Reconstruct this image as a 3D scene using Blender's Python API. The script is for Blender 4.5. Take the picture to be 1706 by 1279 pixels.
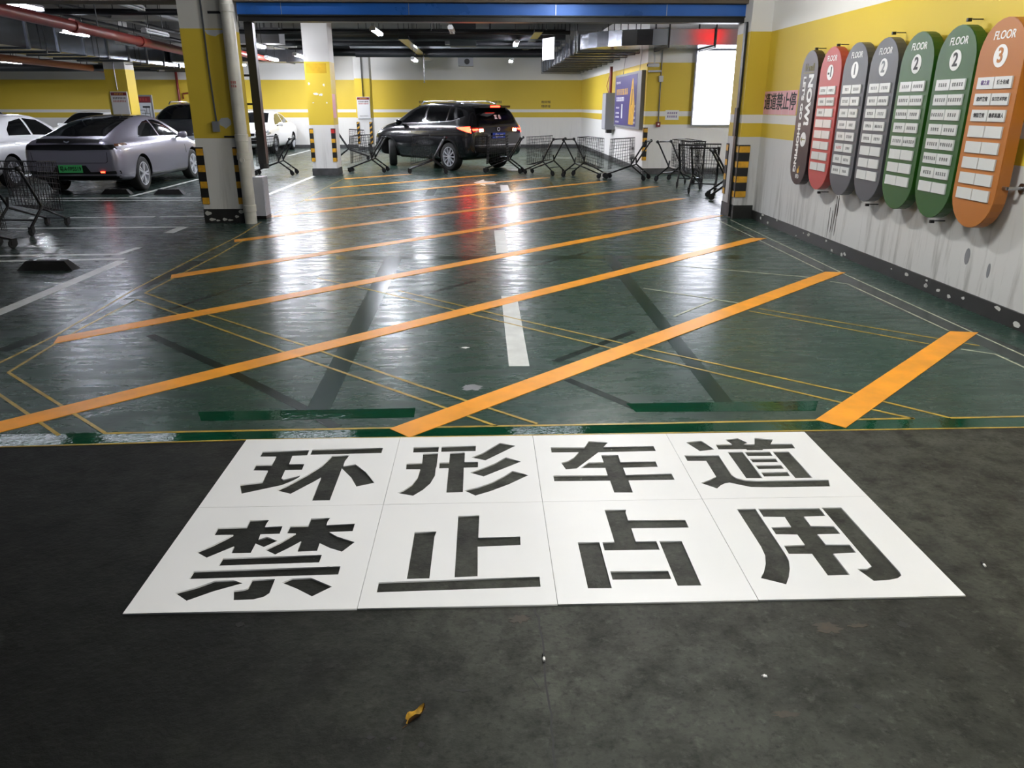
import bpy, bmesh, math, random
from mathutils import Vector, Matrix
from mathutils.bvhtree import BVHTree
from mathutils.geometry import delaunay_2d_cdt

for o in list(bpy.data.objects):
    bpy.data.objects.remove(o)
SC = bpy.context.scene
COL = SC.collection
RAD = math.radians
random.seed(7)

# ------------------------------------------------------------------ camera, world, exposure
cam_d = bpy.data.cameras.new('camera')
cam_d.sensor_width = 36.0
cam_d.lens = 36.0 * 1270.0 / 1706.0
cam_d.clip_end = 200
cam = bpy.data.objects.new('camera', cam_d)
COL.objects.link(cam)
cam.location = (0, 0, 1.62)
cam.rotation_euler = (RAD(90) - math.atan(462.5 / 1270.0), 0, RAD(-2.0))
SC.camera = cam

world = bpy.data.worlds.new('world')
SC.world = world
world.use_nodes = True
world.node_tree.nodes['Background'].inputs[0].default_value = (0.75, 0.82, 1.0, 1)
world.node_tree.nodes['Background'].inputs[1].default_value = 0.06

SC.view_settings.view_transform = 'Standard'
SC.view_settings.look = 'None'
SC.view_settings.gamma = 1.0
SC.view_settings.use_curve_mapping = False
SC.view_settings.exposure = 1.35

LEFT_POWER = 42.0         # old tubes over the left bays
LAMP_POWER = 235.0        # emission of the lit tubes
FRONT_POWER = 320.0       # the tubes on the camera side of the shutter gate
GATE_POWER = 10.0        # the tubes in front of the lintel
BOX_POWER = 4.5          # back-lit advertising panel


# ------------------------------------------------------------------ materials
def lin(c):
    out = []
    for v in c:
        v = v / 255.0
        out.append(v / 12.92 if v <= 0.04045 else ((v + 0.055) / 1.055) ** 2.4)
    return (out[0], out[1], out[2], 1.0)


class NT:
    def __init__(self, name):
        self.m = bpy.data.materials.new(name)
        self.m.use_nodes = True
        self.t = self.m.node_tree
        self.b = self.t.nodes['Principled BSDF']

    def n(self, kind, **kw):
        nd = self.t.nodes.new(kind)
        for k, v in kw.items():
            setattr(nd, k, v)
        return nd

    def l(self, a, b):
        self.t.links.new(a, b)

    def obj(self, scale=(1, 1, 1)):
        tc = self.n('ShaderNodeTexCoord')
        mp = self.n('ShaderNodeMapping')
        mp.inputs['Scale'].default_value = scale
        self.l(tc.outputs['Object'], mp.inputs['Vector'])
        return mp.outputs['Vector']

    def noise(self, vec, scale, detail=4.0, rough=0.55):
        nz = self.n('ShaderNodeTexNoise')
        nz.inputs['Scale'].default_value = scale
        nz.inputs['Detail'].default_value = detail
        nz.inputs['Roughness'].default_value = rough
        self.l(vec, nz.inputs['Vector'])
        return nz.outputs['Fac']

    def ramp(self, fac, stops, interp='LINEAR'):
        r = self.n('ShaderNodeValToRGB')
        r.color_ramp.interpolation = interp
        el = r.color_ramp.elements
        while len(el) < len(stops):
            el.new(0.5)
        for e, (p, c) in zip(el, stops):
            e.position = p
            e.color = c if len(c) == 4 else lin(c)
        self.l(fac, r.inputs['Fac'])
        return r.outputs['Color']

    def mix(self, fac, a, b, mode='MIX'):
        m = self.n('ShaderNodeMix', data_type='RGBA', blend_type=mode)
        if isinstance(fac, (int, float)):
            m.inputs[0].default_value = fac
        else:
            self.l(fac, m.inputs[0])
        for s, v in ((6, a), (7, b)):
            if isinstance(v, tuple):
                m.inputs[s].default_value = v if len(v) == 4 else lin(v)
            else:
                self.l(v, m.inputs[s])
        return m.outputs[2]

    def math(self, op, a, b=0.0):
        m = self.n('ShaderNodeMath', operation=op)
        for s, v in ((0, a), (1, b)):
            if isinstance(v, (int, float)):
                m.inputs[s].default_value = v
            else:
                self.l(v, m.inputs[s])
        return m.outputs[0]

    def bump(self, fac, strength, dist=0.01):
        b = self.n('ShaderNodeBump')
        b.inputs['Strength'].default_value = strength
        b.inputs['Distance'].default_value = dist
        self.l(fac, b.inputs['Height'])
        self.l(b.outputs['Normal'], self.b.inputs['Normal'])


def mat(name, rgb, rough=0.5, metal=0.0, var=0.0, vscale=3.0, bump=0.0, bscale=40.0, coat=0.0, emit=0.0, spec=None):
    k = NT(name)
    b = k.b
    b.inputs['Roughness'].default_value = rough
    b.inputs['Metallic'].default_value = metal
    if spec is not None:
        b.inputs['Specular IOR Level'].default_value = spec
    if coat:
        b.inputs['Coat Weight'].default_value = coat
        b.inputs['Coat Roughness'].default_value = 0.06
    c = lin(rgb)
    b.inputs['Base Color'].default_value = c
    if var or bump:
        v = k.obj()
    if var:
        f = k.noise(v, vscale, 5)
        lo = tuple(x * (1 - var) for x in c[:3]) + (1,)
        hi = tuple(min(1, x * (1 + var)) for x in c[:3]) + (1,)
        k.l(k.ramp(f, [(0.32, lo), (0.68, hi)]), b.inputs['Base Color'])
        rr = k.math('MULTIPLY_ADD', f, var * 0.5)
        rr.node.inputs[2].default_value = rough - var * 0.25
        k.l(rr, b.inputs['Roughness'])
    if bump:
        k.bump(k.noise(v, bscale, 3), bump)
    if emit:
        b.inputs['Emission Color'].default_value = c
        b.inputs['Emission Strength'].default_value = emit
    return k.m


def wall_paint(name, stops, dirt=0.35, dirt_top=1.2, rough=0.55):
    """emulsion paint in bands that belong to the wall: stops = [(z, rgb)...] bottom to top"""
    k = NT(name)
    v = k.obj()
    sep = k.n('ShaderNodeSeparateXYZ')
    k.l(v, sep.inputs[0])
    z = sep.outputs['Z']
    col = k.ramp(k.math('DIVIDE', z, 5.0), [(max(0, a / 5.0), c) for a, c in stops], 'CONSTANT')
    n1 = k.noise(v, 1.1, 5)
    col = k.mix(k.math('MULTIPLY', n1, 0.1), col, (120, 118, 104), 'MULTIPLY')
    vs = k.obj((7.0, 7.0, 0.6))
    n2 = k.noise(vs, 1.6, 6, 0.65)
    mask = k.n('ShaderNodeMapRange')
    k.l(z, mask.inputs['Value'])
    mask.inputs['From Min'].default_value = 0.0
    mask.inputs['From Max'].default_value = dirt_top
    mask.inputs['To Min'].default_value = dirt
    mask.inputs['To Max'].default_value = 0.0
    f2 = k.ramp(n2, [(0.5, (0, 0, 0, 1)), (0.72, (1, 1, 1, 1))])
    f3 = k.math('MULTIPLY', f2, mask.outputs[0])
    col = k.mix(f3, col, (70, 66, 56))
    k.l(col, k.b.inputs['Base Color'])
    k.b.inputs['Roughness'].default_value = rough
    k.bump(k.noise(v, 30, 4), 0.12)
    return k.m


YEL = (214, 186, 58)
WHT = (226, 225, 221)
M = {}
M['wall'] = wall_paint('wall paint with yellow band', [(0, WHT), (1.19, YEL), (1.38, WHT), (1.5, YEL), (2.6, WHT)], 0.2)
M['wall_dirty'] = wall_paint('scuffed wall paint with yellow band', [(0, (205, 205, 203)), (1.19, YEL), (1.38, WHT), (1.5, YEL), (2.6, WHT)], 0.75, 1.0)
M['column'] = wall_paint('column paint with yellow band', [(0, WHT), (1.19, YEL), (2.6, (200, 199, 194))], 0.35)
M['white_wall'] = wall_paint('plain white paint', [(0, WHT), (3, WHT)], 0.2)


def epoxy(name, left, lane):
    k = NT(name)
    v = k.obj()
    n1 = k.noise(v, 0.55, 6, 0.6)
    n2 = k.noise(k.obj((1.0, 3.5, 1)), 2.6, 7, 0.65)
    n3 = k.noise(v, 14.0, 5, 0.6)
    sep = k.n('ShaderNodeSeparateXYZ')
    k.l(v, sep.inputs[0])
    edge = k.math('ADD', sep.outputs['X'], k.math('MULTIPLY', n1, 0.5))
    stp = k.math('GREATER_THAN', edge, -3.35)
    base = k.mix(stp, left, lane)
    base = k.mix(k.ramp(n1, [(0.3, (0, 0, 0, 1)), (0.7, (0.75, 0.75, 0.75, 1))]), base, (56, 76, 68))
    base = k.mix(k.ramp(n2, [(0.42, (0, 0, 0, 1)), (0.72, (0.75, 0.75, 0.75, 1))]), base, (28, 42, 37))
    base = k.mix(k.ramp(n3, [(0.60, (0, 0, 0, 1)), (0.78, (0.5, 0.5, 0.5, 1))]), base, (20, 28, 25))
    k.l(base, k.b.inputs['Base Color'])
    rg = k.math('MULTIPLY_ADD', n2, 0.40)
    rg.node.inputs[2].default_value = 0.08
    k.l(rg, k.b.inputs['Roughness'])
    k.b.inputs['Specular IOR Level'].default_value = 0.2
    k.bump(k.noise(k.obj((1.0, 1.0, 1)), 5.0, 6, 0.62), 0.10, 0.02)
    return k.m


M['epoxy'] = epoxy('worn green epoxy floor', (50, 57, 54), (42, 66, 55))


def concrete(name):
    k = NT(name)
    v = k.obj()
    n1 = k.noise(v, 0.8, 6, 0.6)
    n2 = k.noise(v, 7.0, 7, 0.7)
    n3 = k.noise(v, 45.0, 4, 0.6)
    c = k.ramp(n1, [(0.3, (36, 36, 32)), (0.7, (72, 74, 65))])
    c = k.mix(k.ramp(n2, [(0.42, (0, 0, 0, 1)), (0.66, (0.85, 0.85, 0.85, 1))]), c, (22, 21, 17))
    c = k.mix(k.ramp(n3, [(0.52, (0, 0, 0, 1)), (0.7, (0.6, 0.6, 0.6, 1))]), c, (16, 15, 13))
    c = k.mix(k.ramp(k.noise(v, 22.0, 6, 0.7), [(0.55, (0, 0, 0, 1)), (0.75, (0.5, 0.5, 0.5, 1))]), c, (92, 92, 86))
    # darker tone towards the near left of the driveway, with a ragged edge
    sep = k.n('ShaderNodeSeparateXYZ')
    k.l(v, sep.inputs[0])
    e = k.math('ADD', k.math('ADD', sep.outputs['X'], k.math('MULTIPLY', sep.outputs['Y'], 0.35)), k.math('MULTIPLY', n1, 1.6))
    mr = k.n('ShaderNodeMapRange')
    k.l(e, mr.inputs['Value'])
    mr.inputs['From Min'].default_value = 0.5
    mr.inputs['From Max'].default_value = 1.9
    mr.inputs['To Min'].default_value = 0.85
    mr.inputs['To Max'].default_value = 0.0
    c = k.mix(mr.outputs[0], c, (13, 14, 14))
    k.l(c, k.b.inputs['Base Color'])
    k.b.inputs['Specular IOR Level'].default_value = 0.2
    rg = k.math('MULTIPLY_ADD', n2, 0.3)
    rg.node.inputs[2].default_value = 0.46
    k.l(rg, k.b.inputs['Roughness'])
    k.bump(k.math('ADD', n3, k.math('MULTIPLY', n2, 1.5)), 0.25, 0.01)
    return k.m


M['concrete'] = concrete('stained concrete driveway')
M['soffit'] = mat('grey concrete soffit', (84, 84, 82), 0.8, var=0.2, vscale=1.0)
M['beam'] = mat('painted concrete beam', (140, 138, 132), 0.7, var=0.15, vscale=1.5)
M['lintel'] = mat('grimy beige lintel paint', (96, 86, 72), 0.7, var=0.2, vscale=1.5)
M['base_dark'] = mat('dark grey skirting paint', (72, 72, 72), 0.5, var=0.35, vscale=6)
M['base_black'] = mat('chipped black skirting paint', (34, 34, 32), 0.5, var=0.4, vscale=7)
M['chip'] = mat('bare plaster chips', (190, 190, 184), 0.8)
M['line_yellow'] = mat('orange yellow road paint', (240, 158, 28), 0.38, var=0.12, vscale=5, bump=0.1)
M['line_thin'] = mat('thin yellow line paint', (170, 140, 48), 0.35, var=0.35, vscale=9)
M['line_pale'] = mat('worn pale line paint', (170, 172, 150), 0.4, var=0.3, vscale=9)
M['line_white'] = mat('white line paint', (205, 208, 204), 0.4, var=0.14, vscale=6)
M['patch_green'] = mat('fresh dark green paint', (4, 58, 38), 0.06, var=0.16, vscale=7, bump=0.08, bscale=25, spec=0.2)
M['patch_dark'] = mat('worn dark green paint', (6, 40, 28), 0.2, var=0.2, vscale=7, spec=0.2)
M['tyre_mark'] = mat('dark tyre mark', (22, 36, 31), 0.22, var=0.3, vscale=8, spec=0.2)
M['grime'] = mat('dark grime', (8, 8, 7), 0.6, var=0.4, vscale=20)
M['rust'] = mat('rusty stain', (46, 35, 23), 0.6, var=0.4, vscale=30)
M['stencil'] = mat('white stencil board', (232, 232, 232), 0.42, var=0.02, vscale=2)
M['black_paint'] = mat('black paint', (16, 16, 17), 0.4)
M['black_metal'] = mat('black powder coated steel', (22, 22, 24), 0.38, 0.2)
M['black_plastic'] = mat('black plastic', (18, 18, 19), 0.45)
M['rubber'] = mat('black rubber', (20, 20, 20), 0.75)
M['guard_black'] = mat('black guard rubber', (22, 22, 22), 0.55, var=0.3, vscale=12)
M['guard_yellow'] = mat('yellow guard stripe', (214, 160, 40), 0.45, var=0.2, vscale=14)
M['guard_red'] = mat('red sticker', (190, 40, 36), 0.5)
M['pipe_white'] = mat('yellowed white pipe', (196, 194, 184), 0.35, var=0.15, vscale=4)
M['pipe_black'] = mat('black painted pipe', (24, 25, 28), 0.4, var=0.2, vscale=4)
M['pipe_red'] = mat('red fire pipe', (122, 40, 34), 0.4, var=0.2, vscale=4)
M['pipe_grey'] = mat('grey pipe', (110, 112, 114), 0.4, var=0.15, vscale=3)
M['pipe_orange'] = mat('orange cable duct', (168, 96, 56), 0.45)
M['galv'] = mat('galvanised steel duct', (158, 162, 170), 0.15, 1.0, var=0.1, vscale=2.5, bump=0.05, bscale=6)
M['galv_dull'] = mat('dull galvanised steel', (120, 124, 128), 0.35, 0.9, var=0.2, vscale=3)
M['blue_panel'] = mat('blue shutter housing', (34, 92, 172), 0.28, 0.25, var=0.15, vscale=1.2)
M['steel_dark'] = mat('dark green grey steel', (38, 42, 42), 0.4, 0.5)
M['steel'] = mat('brushed steel', (170, 170, 172), 0.3, 1.0)
M['chrome'] = mat('chrome', (215, 215, 220), 0.12, 1.0)
M['box_grey'] = mat('light grey steel box', (176, 178, 186), 0.4, 0.1, var=0.08)
M['box_mid'] = mat('mid grey steel box', (128, 130, 134), 0.45, 0.2)
M['tube'] = mat('lit tube', (240, 242, 252), 0.4, emit=LAMP_POWER)
M['tube_front'] = mat('lit tube of the driveway', (248, 248, 246), 0.4, emit=FRONT_POWER)
M['tube_gate'] = mat('dim lit tube', (240, 243, 255), 0.4, emit=GATE_POWER)
M['tube_left'] = mat('old lit tube', (238, 240, 255), 0.4, emit=LEFT_POWER)
M['tube_mid'] = mat('lit tube beside the column', (240, 242, 252), 0.4, emit=110.0)
M['tube_off'] = mat('unlit tube', (205, 210, 214), 0.3)
M['lamp_body'] = mat('white enamel', (206, 208, 210), 0.4)
M['panel_lit'] = mat('back lit acrylic', (240, 242, 255), 0.4, emit=BOX_POWER)
M['red_led'] = mat('red led sign', (255, 20, 14), 0.4, emit=5.0)
M['ink'] = mat('dark print', (22, 22, 26), 0.6)
M['ink_red'] = mat('red print', (170, 60, 56), 0.6)
M['ink_violet'] = mat('violet print', (96, 70, 130), 0.6)
M['ink_white'] = mat('white print', (232, 232, 230), 0.5)
M['ink_gold'] = mat('gold print', (212, 166, 60), 0.5)
M['ink_olive'] = mat('olive print', (122, 116, 60), 0.5)
M['paper'] = mat('white paper', (222, 222, 220), 0.6)
M['paper_pink'] = mat('pink paper', (226, 172, 178), 0.6, var=0.06)
M['paper_red'] = mat('dark red print', (120, 34, 40), 0.5)
M['paper_grey'] = mat('pale grey print', (196, 200, 206), 0.55)
M['ad_violet'] = mat('violet poster print', (66, 58, 122), 0.35, var=0.12, vscale=1.2)
M['ad_gold'] = mat('gold poster print', (204, 158, 40), 0.4, var=0.2, vscale=6)
M['ad_brown'] = mat('brown poster print', (132, 104, 60), 0.4, var=0.2, vscale=6)
M['plate_acrylic'] = mat('name plate acrylic', (206, 208, 206), 0.22)
M['sign_maroon'] = mat('maroon sign board', (36, 21, 26), 0.35)
M['sign_red'] = mat('red sign board', (164, 56, 50), 0.38)
M['sign_grey'] = mat('grey sign board', (68, 70, 75), 0.36)
M['sign_green'] = mat('green sign board', (30, 78, 16), 0.38)
M['sign_orange'] = mat('ochre sign board', (168, 102, 36), 0.4)
M['sign_side'] = mat('dark sign board edge', (30, 30, 32), 0.45)
M['glass'] = mat('dark tinted glass', (8, 9, 11), 0.05, 0.0, spec=0.4)
M['glass_clear'] = mat('window glass', (60, 66, 62), 0.05, spec=0.8)
M['paint_silver'] = mat('silver grey car paint', (132, 130, 142), 0.34, 0.45, coat=0.8)
M['paint_black'] = mat('black car paint', (13, 13, 17), 0.2, 0.2, coat=1.0)
M['paint_white'] = mat('white car paint', (225, 226, 226), 0.3, 0.0, coat=0.8)
M['paint_dark'] = mat('dark grey car paint', (44, 46, 50), 0.28, 0.5, coat=1.0)
M['car_black'] = mat('black car trim', (9, 9, 10), 0.3)
M['car_under'] = mat('black wheel well', (6, 6, 6), 0.9)
M['alloy'] = mat('machined alloy', (205, 207, 212), 0.35, 0.45)
M['alloy_dark'] = mat('dark alloy', (50, 52, 56), 0.35, 0.7)
M['headlamp'] = mat('headlamp glass', (170, 176, 182), 0.12, 0.6)
M['lens_red'] = mat('red lamp lens', (120, 14, 12), 0.12, coat=0.5)
M['lens_orange'] = mat('dull orange lamp lens', (92, 56, 34), 0.15, coat=0.5)
M['brake_red'] = mat('lit brake lamp', (255, 40, 22), 0.3, emit=10.0)
M['brake_hot'] = mat('lit reversing lamp', (255, 190, 120), 0.3, emit=60.0)
M['plate_green'] = mat('green number plate', (70, 178, 100), 0.4)
M['plate_blue'] = mat('blue number plate', (36, 70, 190), 0.4)
M['leaf'] = mat('dry yellow leaf', (188, 146, 44), 0.6, var=0.4, vscale=40)
M['leaf_dark'] = mat('dry brown leaf', (92, 62, 26), 0.6, var=0.4, vscale=40)


# ------------------------------------------------------------------ mesh helpers
class MB:
    def __init__(self):
        self.v, self.f = [], []

    def add(self, vs, fs):
        o = len(self.v)
        self.v += [tuple(p) for p in vs]
        self.f += [tuple(i + o for i in q) for q in fs]
        return self

    def box(self, x0, x1, y0, y1, z0, z1):
        return self.add([(x0, y0, z0), (x1, y0, z0), (x1, y1, z0), (x0, y1, z0), (x0, y0, z1), (x1, y0, z1), (x1, y1, z1), (x0, y1, z1)],
                        [(3, 2, 1, 0), (4, 5, 6, 7), (0, 1, 5, 4), (1, 2, 6, 5), (2, 3, 7, 6), (3, 0, 4, 7)])

    def tube(self, pts, r, n=6, caps=True):
        pts = [Vector(p) for p in pts]
        rs = r if isinstance(r, (list, tuple)) else [r] * len(pts)
        vs, fs = [], []
        up = None
        for i, p in enumerate(pts):
            a = pts[max(0, i - 1)]
            b = pts[min(len(pts) - 1, i + 1)]
            d = (b - a).normalized()
            if up is None:
                up = Vector((0, 0, 1)) if abs(d.z) < 0.9 else Vector((1, 0, 0))
            s = d.cross(up)
            if s.length < 1e-5:
                s = d.orthogonal()
            s.normalize()
            up = s.cross(d).normalized()
            for j in range(n):
                t = 2 * math.pi * (j + 0.5) / n
                vs.append(p + s * (math.cos(t) * rs[i]) + up * (math.sin(t) * rs[i]))
        for i in range(len(pts) - 1):
            for j in range(n):
                k = (j + 1) % n
                fs.append((i * n + j, i * n + k, (i + 1) * n + k, (i + 1) * n + j))
        if caps:
            fs.append(tuple(range(n - 1, -1, -1)))
            fs.append(tuple(range((len(pts) - 1) * n, len(pts) * n)))
        return self.add(vs, fs)

    def lathe(self, prof, n, c, axis='z', flip=1):
        """prof = [(radius, along)], closed with caps when a radius is 0"""
        vs, fs = [], []
        for r, h in prof:
            for j in range(n):
                t = 2 * math.pi * j / n
                a, b = r * math.cos(t), r * math.sin(t)
                h2 = h * flip
                p = {'z': (a, b, h2), 'y': (a, h2, b), 'x': (h2, a, b)}[axis]
                vs.append((c[0] + p[0], c[1] + p[1], c[2] + p[2]))
        for i in range(len(prof) - 1):
            for j in range(n):
                k = (j + 1) % n
                fs.append((i * n + j, i * n + k, (i + 1) * n + k, (i + 1) * n + j))
        return self.add(vs, fs)

    def prism(self, poly, h0, h1, plane='z'):
        n = len(poly)
        ar = sum(poly[i][0] * poly[(i + 1) % n][1] - poly[(i + 1) % n][0] * poly[i][1] for i in range(n))
        if ar < 0:
            poly = poly[::-1]
        f = {'z': lambda a, b, h: (a, b, h), 'y': lambda a, b, h: (a, -h, b), 'x': lambda a, b, h: (h, a, b)}[plane]
        vs = [f(a, b, h0) for a, b in poly] + [f(a, b, h1) for a, b in poly]
        fs = [tuple(range(n - 1, -1, -1)), tuple(range(n, 2 * n))]
        fs += [(i, (i + 1) % n, n + (i + 1) % n, n + i) for i in range(n)]
        return self.add(vs, fs)

    def strip(self, pts, w, z0, z1):
        """painted line of width w along a polyline on the floor"""
        P = [Vector((p[0], p[1])) for p in pts]
        L, R = [], []
        for i, p in enumerate(P):
            d1 = (P[i] - P[i - 1]).normalized() if i else None
            d2 = (P[i + 1] - P[i]).normalized() if i < len(P) - 1 else None
            d = ((d1 or d2) + (d2 or d1)).normalized()
            nrm = Vector((-d.y, d.x))
            k = 1.0 / max(0.5, nrm.dot(Vector((-(d2 or d1).y, (d2 or d1).x))))
            L.append(p + nrm * (w / 2 * k))
            R.append(p - nrm * (w / 2 * k))
        return self.prism([tuple(q) for q in R + L[::-1]], z0, z1)

    def build(self, name, m, parent=None, smooth=False, loc=None, sharp=None):
        me = bpy.data.meshes.new(name)
        me.from_pydata(self.v, [], self.f)
        return link_mesh(name, me, m, parent, smooth, loc, sharp)


def link_mesh(name, me, m, parent=None, smooth=False, loc=None, sharp=None):
    if m is not None:
        me.materials.append(M[m] if isinstance(m, str) else m)
    if smooth:
        me.polygons.foreach_set('use_smooth', [True] * len(me.polygons))
        if sharp:
            me.set_sharp_from_angle(angle=RAD(sharp))
    me.update()
    o = bpy.data.objects.new(name, me)
    COL.objects.link(o)
    if parent is not None:
        o.parent = parent
    if loc is not None:
        o.location = loc
    return o


def tag(o, label, cat, group=None, kind=None):
    o['label'] = label
    o['category'] = cat
    if group:
        o['group'] = group
    if kind:
        o['kind'] = kind
    return o


def struct(o, label, cat=None):
    o['kind'] = 'structure'
    o['label'] = label
    if cat:
        o['category'] = cat
    return o


def thing(name, label, cat, loc=(0, 0, 0), rotz=0.0, group=None):
    o = bpy.data.objects.new(name, None)
    o.empty_display_size = 0.1
    COL.objects.link(o)
    o.location = loc
    o.rotation_euler = (0, 0, RAD(rotz))
    return tag(o, label, cat, group)


def copy_tree(o, parent=None):
    c = o.copy()
    COL.objects.link(c)
    c.parent = parent
    for ch in list(o.children):
        copy_tree(ch, c)
    return c


def text(body, size, m, parent, loc, name='lettering', rot=0.0, fit=None, sx=1.0, bold=0.0, align='CENTER', ext=0.001, shear=0.0):
    """flat lettering in the local x-z plane of its parent, facing local -y"""
    cu = bpy.data.curves.new('lettering', 'FONT')
    cu.body = body
    cu.size = size
    cu.align_x = align
    cu.align_y = 'CENTER'
    cu.extrude = ext
    cu.offset = bold
    cu.shear = shear
    cu.resolution_u = 3
    t = bpy.data.objects.new('lettering', cu)
    COL.objects.link(t)
    dg = bpy.context.evaluated_depsgraph_get()
    me = bpy.data.meshes.new_from_object(t.evaluated_get(dg))
    bpy.data.objects.remove(t)
    bpy.data.curves.remove(cu)
    me.materials.clear()
    if fit:
        xs = [v.co.x for v in me.vertices]
        ys = [v.co.y for v in me.vertices]
        me.transform(Matrix.Diagonal((fit[0] / (max(xs) - min(xs)), fit[1] / (max(ys) - min(ys)), 1, 1)) @ Matrix.Translation((-(max(xs) + min(xs)) / 2, -(max(ys) + min(ys)) / 2, 0)))
    X = Matrix.Translation(loc) @ Matrix.Rotation(RAD(90), 4, 'X') @ Matrix.Rotation(RAD(rot), 4, 'Z') @ Matrix.Diagonal((sx, 1, 1, 1))
    me.transform(X)
    return link_mesh(name, me, m, parent)


def ink(w, h, n, seed, x0, y, z0, dense=4):
    """a line of n small printed characters, too small in the photo to read"""
    rnd = random.Random(seed)
    b = MB()
    cw = w / n
    for i in range(n):
        cx = x0 - w / 2 + cw * (i + 0.5)
        hw = cw * 0.40
        for k in range(dense):
            zz = z0 - h / 2 + h * (k + 0.5) / dense
            a = rnd.uniform(0.55, 1.0)
            b.box(cx - hw * a, cx + hw * a, y - 0.0008, y, zz - h * 0.085, zz + h * 0.085)
        q = cx + rnd.uniform(-0.5, 0.5) * hw
        b.box(q - hw * 0.2, q + hw * 0.2, y - 0.0009, y, z0 - h / 2, z0 + h / 2)
    return b


# ------------------------------------------------------------------ the setting: floor, ceiling, walls
def setting():
    f = MB().box(-27, 9.2, 3.665, 33.6, -0.2, 0.0).build('floor', 'epoxy')
    struct(f, 'glossy worn green epoxy floor of the parking hall')
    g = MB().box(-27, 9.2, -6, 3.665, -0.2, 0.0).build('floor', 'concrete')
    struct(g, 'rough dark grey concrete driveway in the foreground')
    c = MB().box(-27, 9.2, -6, 33.6, 4.0, 4.2).build('ceiling', 'soffit')
    struct(c, 'grey concrete ceiling above the pipes and ducts')
    w = MB().box(4.1, 4.4, -6, 11.75, 0, 4.0).build('wall_right', 'wall_dirty')
    struct(w, 'scuffed white wall with a broad yellow band behind the floor signs')
    w = MB().box(-27, 4.2, 33.2, 33.5, 0, 4.0).build('wall_back', 'wall')
    struct(w, 'far white wall with yellow bands')
    w = MB().box(4.0, 9.2, 19.95, 33.2, 0, 4.0).build('wall_corner', 'wall')
    struct(w, 'wall block with yellow bands that carries the violet poster')
    w = MB().box(-27, -26.8, -6, 33.2, 0, 4.0).build('wall_left', 'wall')
    struct(w, 'left hand outer wall')
    w = MB().box(9.0, 9.2, 12.35, 19.95, 0, 4.0).build('wall_side', 'wall')
    struct(w, 'side wall of the trolley bay')
    w = MB().box(4.4, 9.0, 12.1, 12.35, 0, 4.0).build('wall_front', 'wall')
    struct(w, 'inner wall beside the shutter gate')
    # skirting
    b = MB().box(4.08, 4.1, -6, 11.75, 0, 0.13)
    o = b.build('baseboard_right', 'base_black')
    struct(o, 'chipped dark skirting along the right wall')
    rnd = random.Random(3)
    for i in range(26):
        y = rnd.uniform(4.6, 11.5)
        z = rnd.uniform(0.02, 0.13)
        s = rnd.uniform(0.012, 0.035)
        poly = [(y + s * math.cos(t) * rnd.uniform(0.6, 1.6), z + s * math.sin(t) * rnd.uniform(0.4, 0.9)) for t in [k * math.pi / 4 for k in range(8)]]
        MB().prism([(a, max(0.003, q)) for a, q in poly], 4.0785, 4.081, 'x').build('paint_chip', 'chip', o)
    o = MB().box(-26.8, 4.0, 33.18, 33.2, 0, 0.13).build('baseboard_back', 'base_dark')
    struct(o, 'grey skirting along the far wall')
    o = MB().box(3.98, 4.0, 20.0, 33.18, 0, 0.14).box(4.0, 9.0, 19.93, 19.95, 0, 0.14).build('baseboard_corner', 'base_dark')
    struct(o, 'grey skirting below the poster and the light box')
    # beams across the hall ceiling
    for i, (y, z) in enumerate(((16.2, 3.55), (20.4, 3.55), (28.2, 3.6))):
        o = MB().box(-26.8, 9.0 if y < 19.9 else 4.0, y - 0.2, y + 0.2, z, 4.0).build('ceiling_beam', 'beam')
        struct(o, ['concrete ceiling beam just inside the gate', 'concrete ceiling beam above the yellow column', 'concrete ceiling beam near the far wall'][i])


setting()


# ------------------------------------------------------------------ painted floor
def mark(name, poly, m, z, label, cat='floor marking', group=None):
    z0, z1 = z
    o = MB().prism([tuple(p) for p in poly], z0, z1).build(name, m)
    return tag(o, label, cat, group)


def line(name, pts, w, m, z, label, group=None):
    o = MB().strip(pts, w, z[0], z[1]).build(name, m)
    return tag(o, label, 'floor marking', group)


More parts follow.
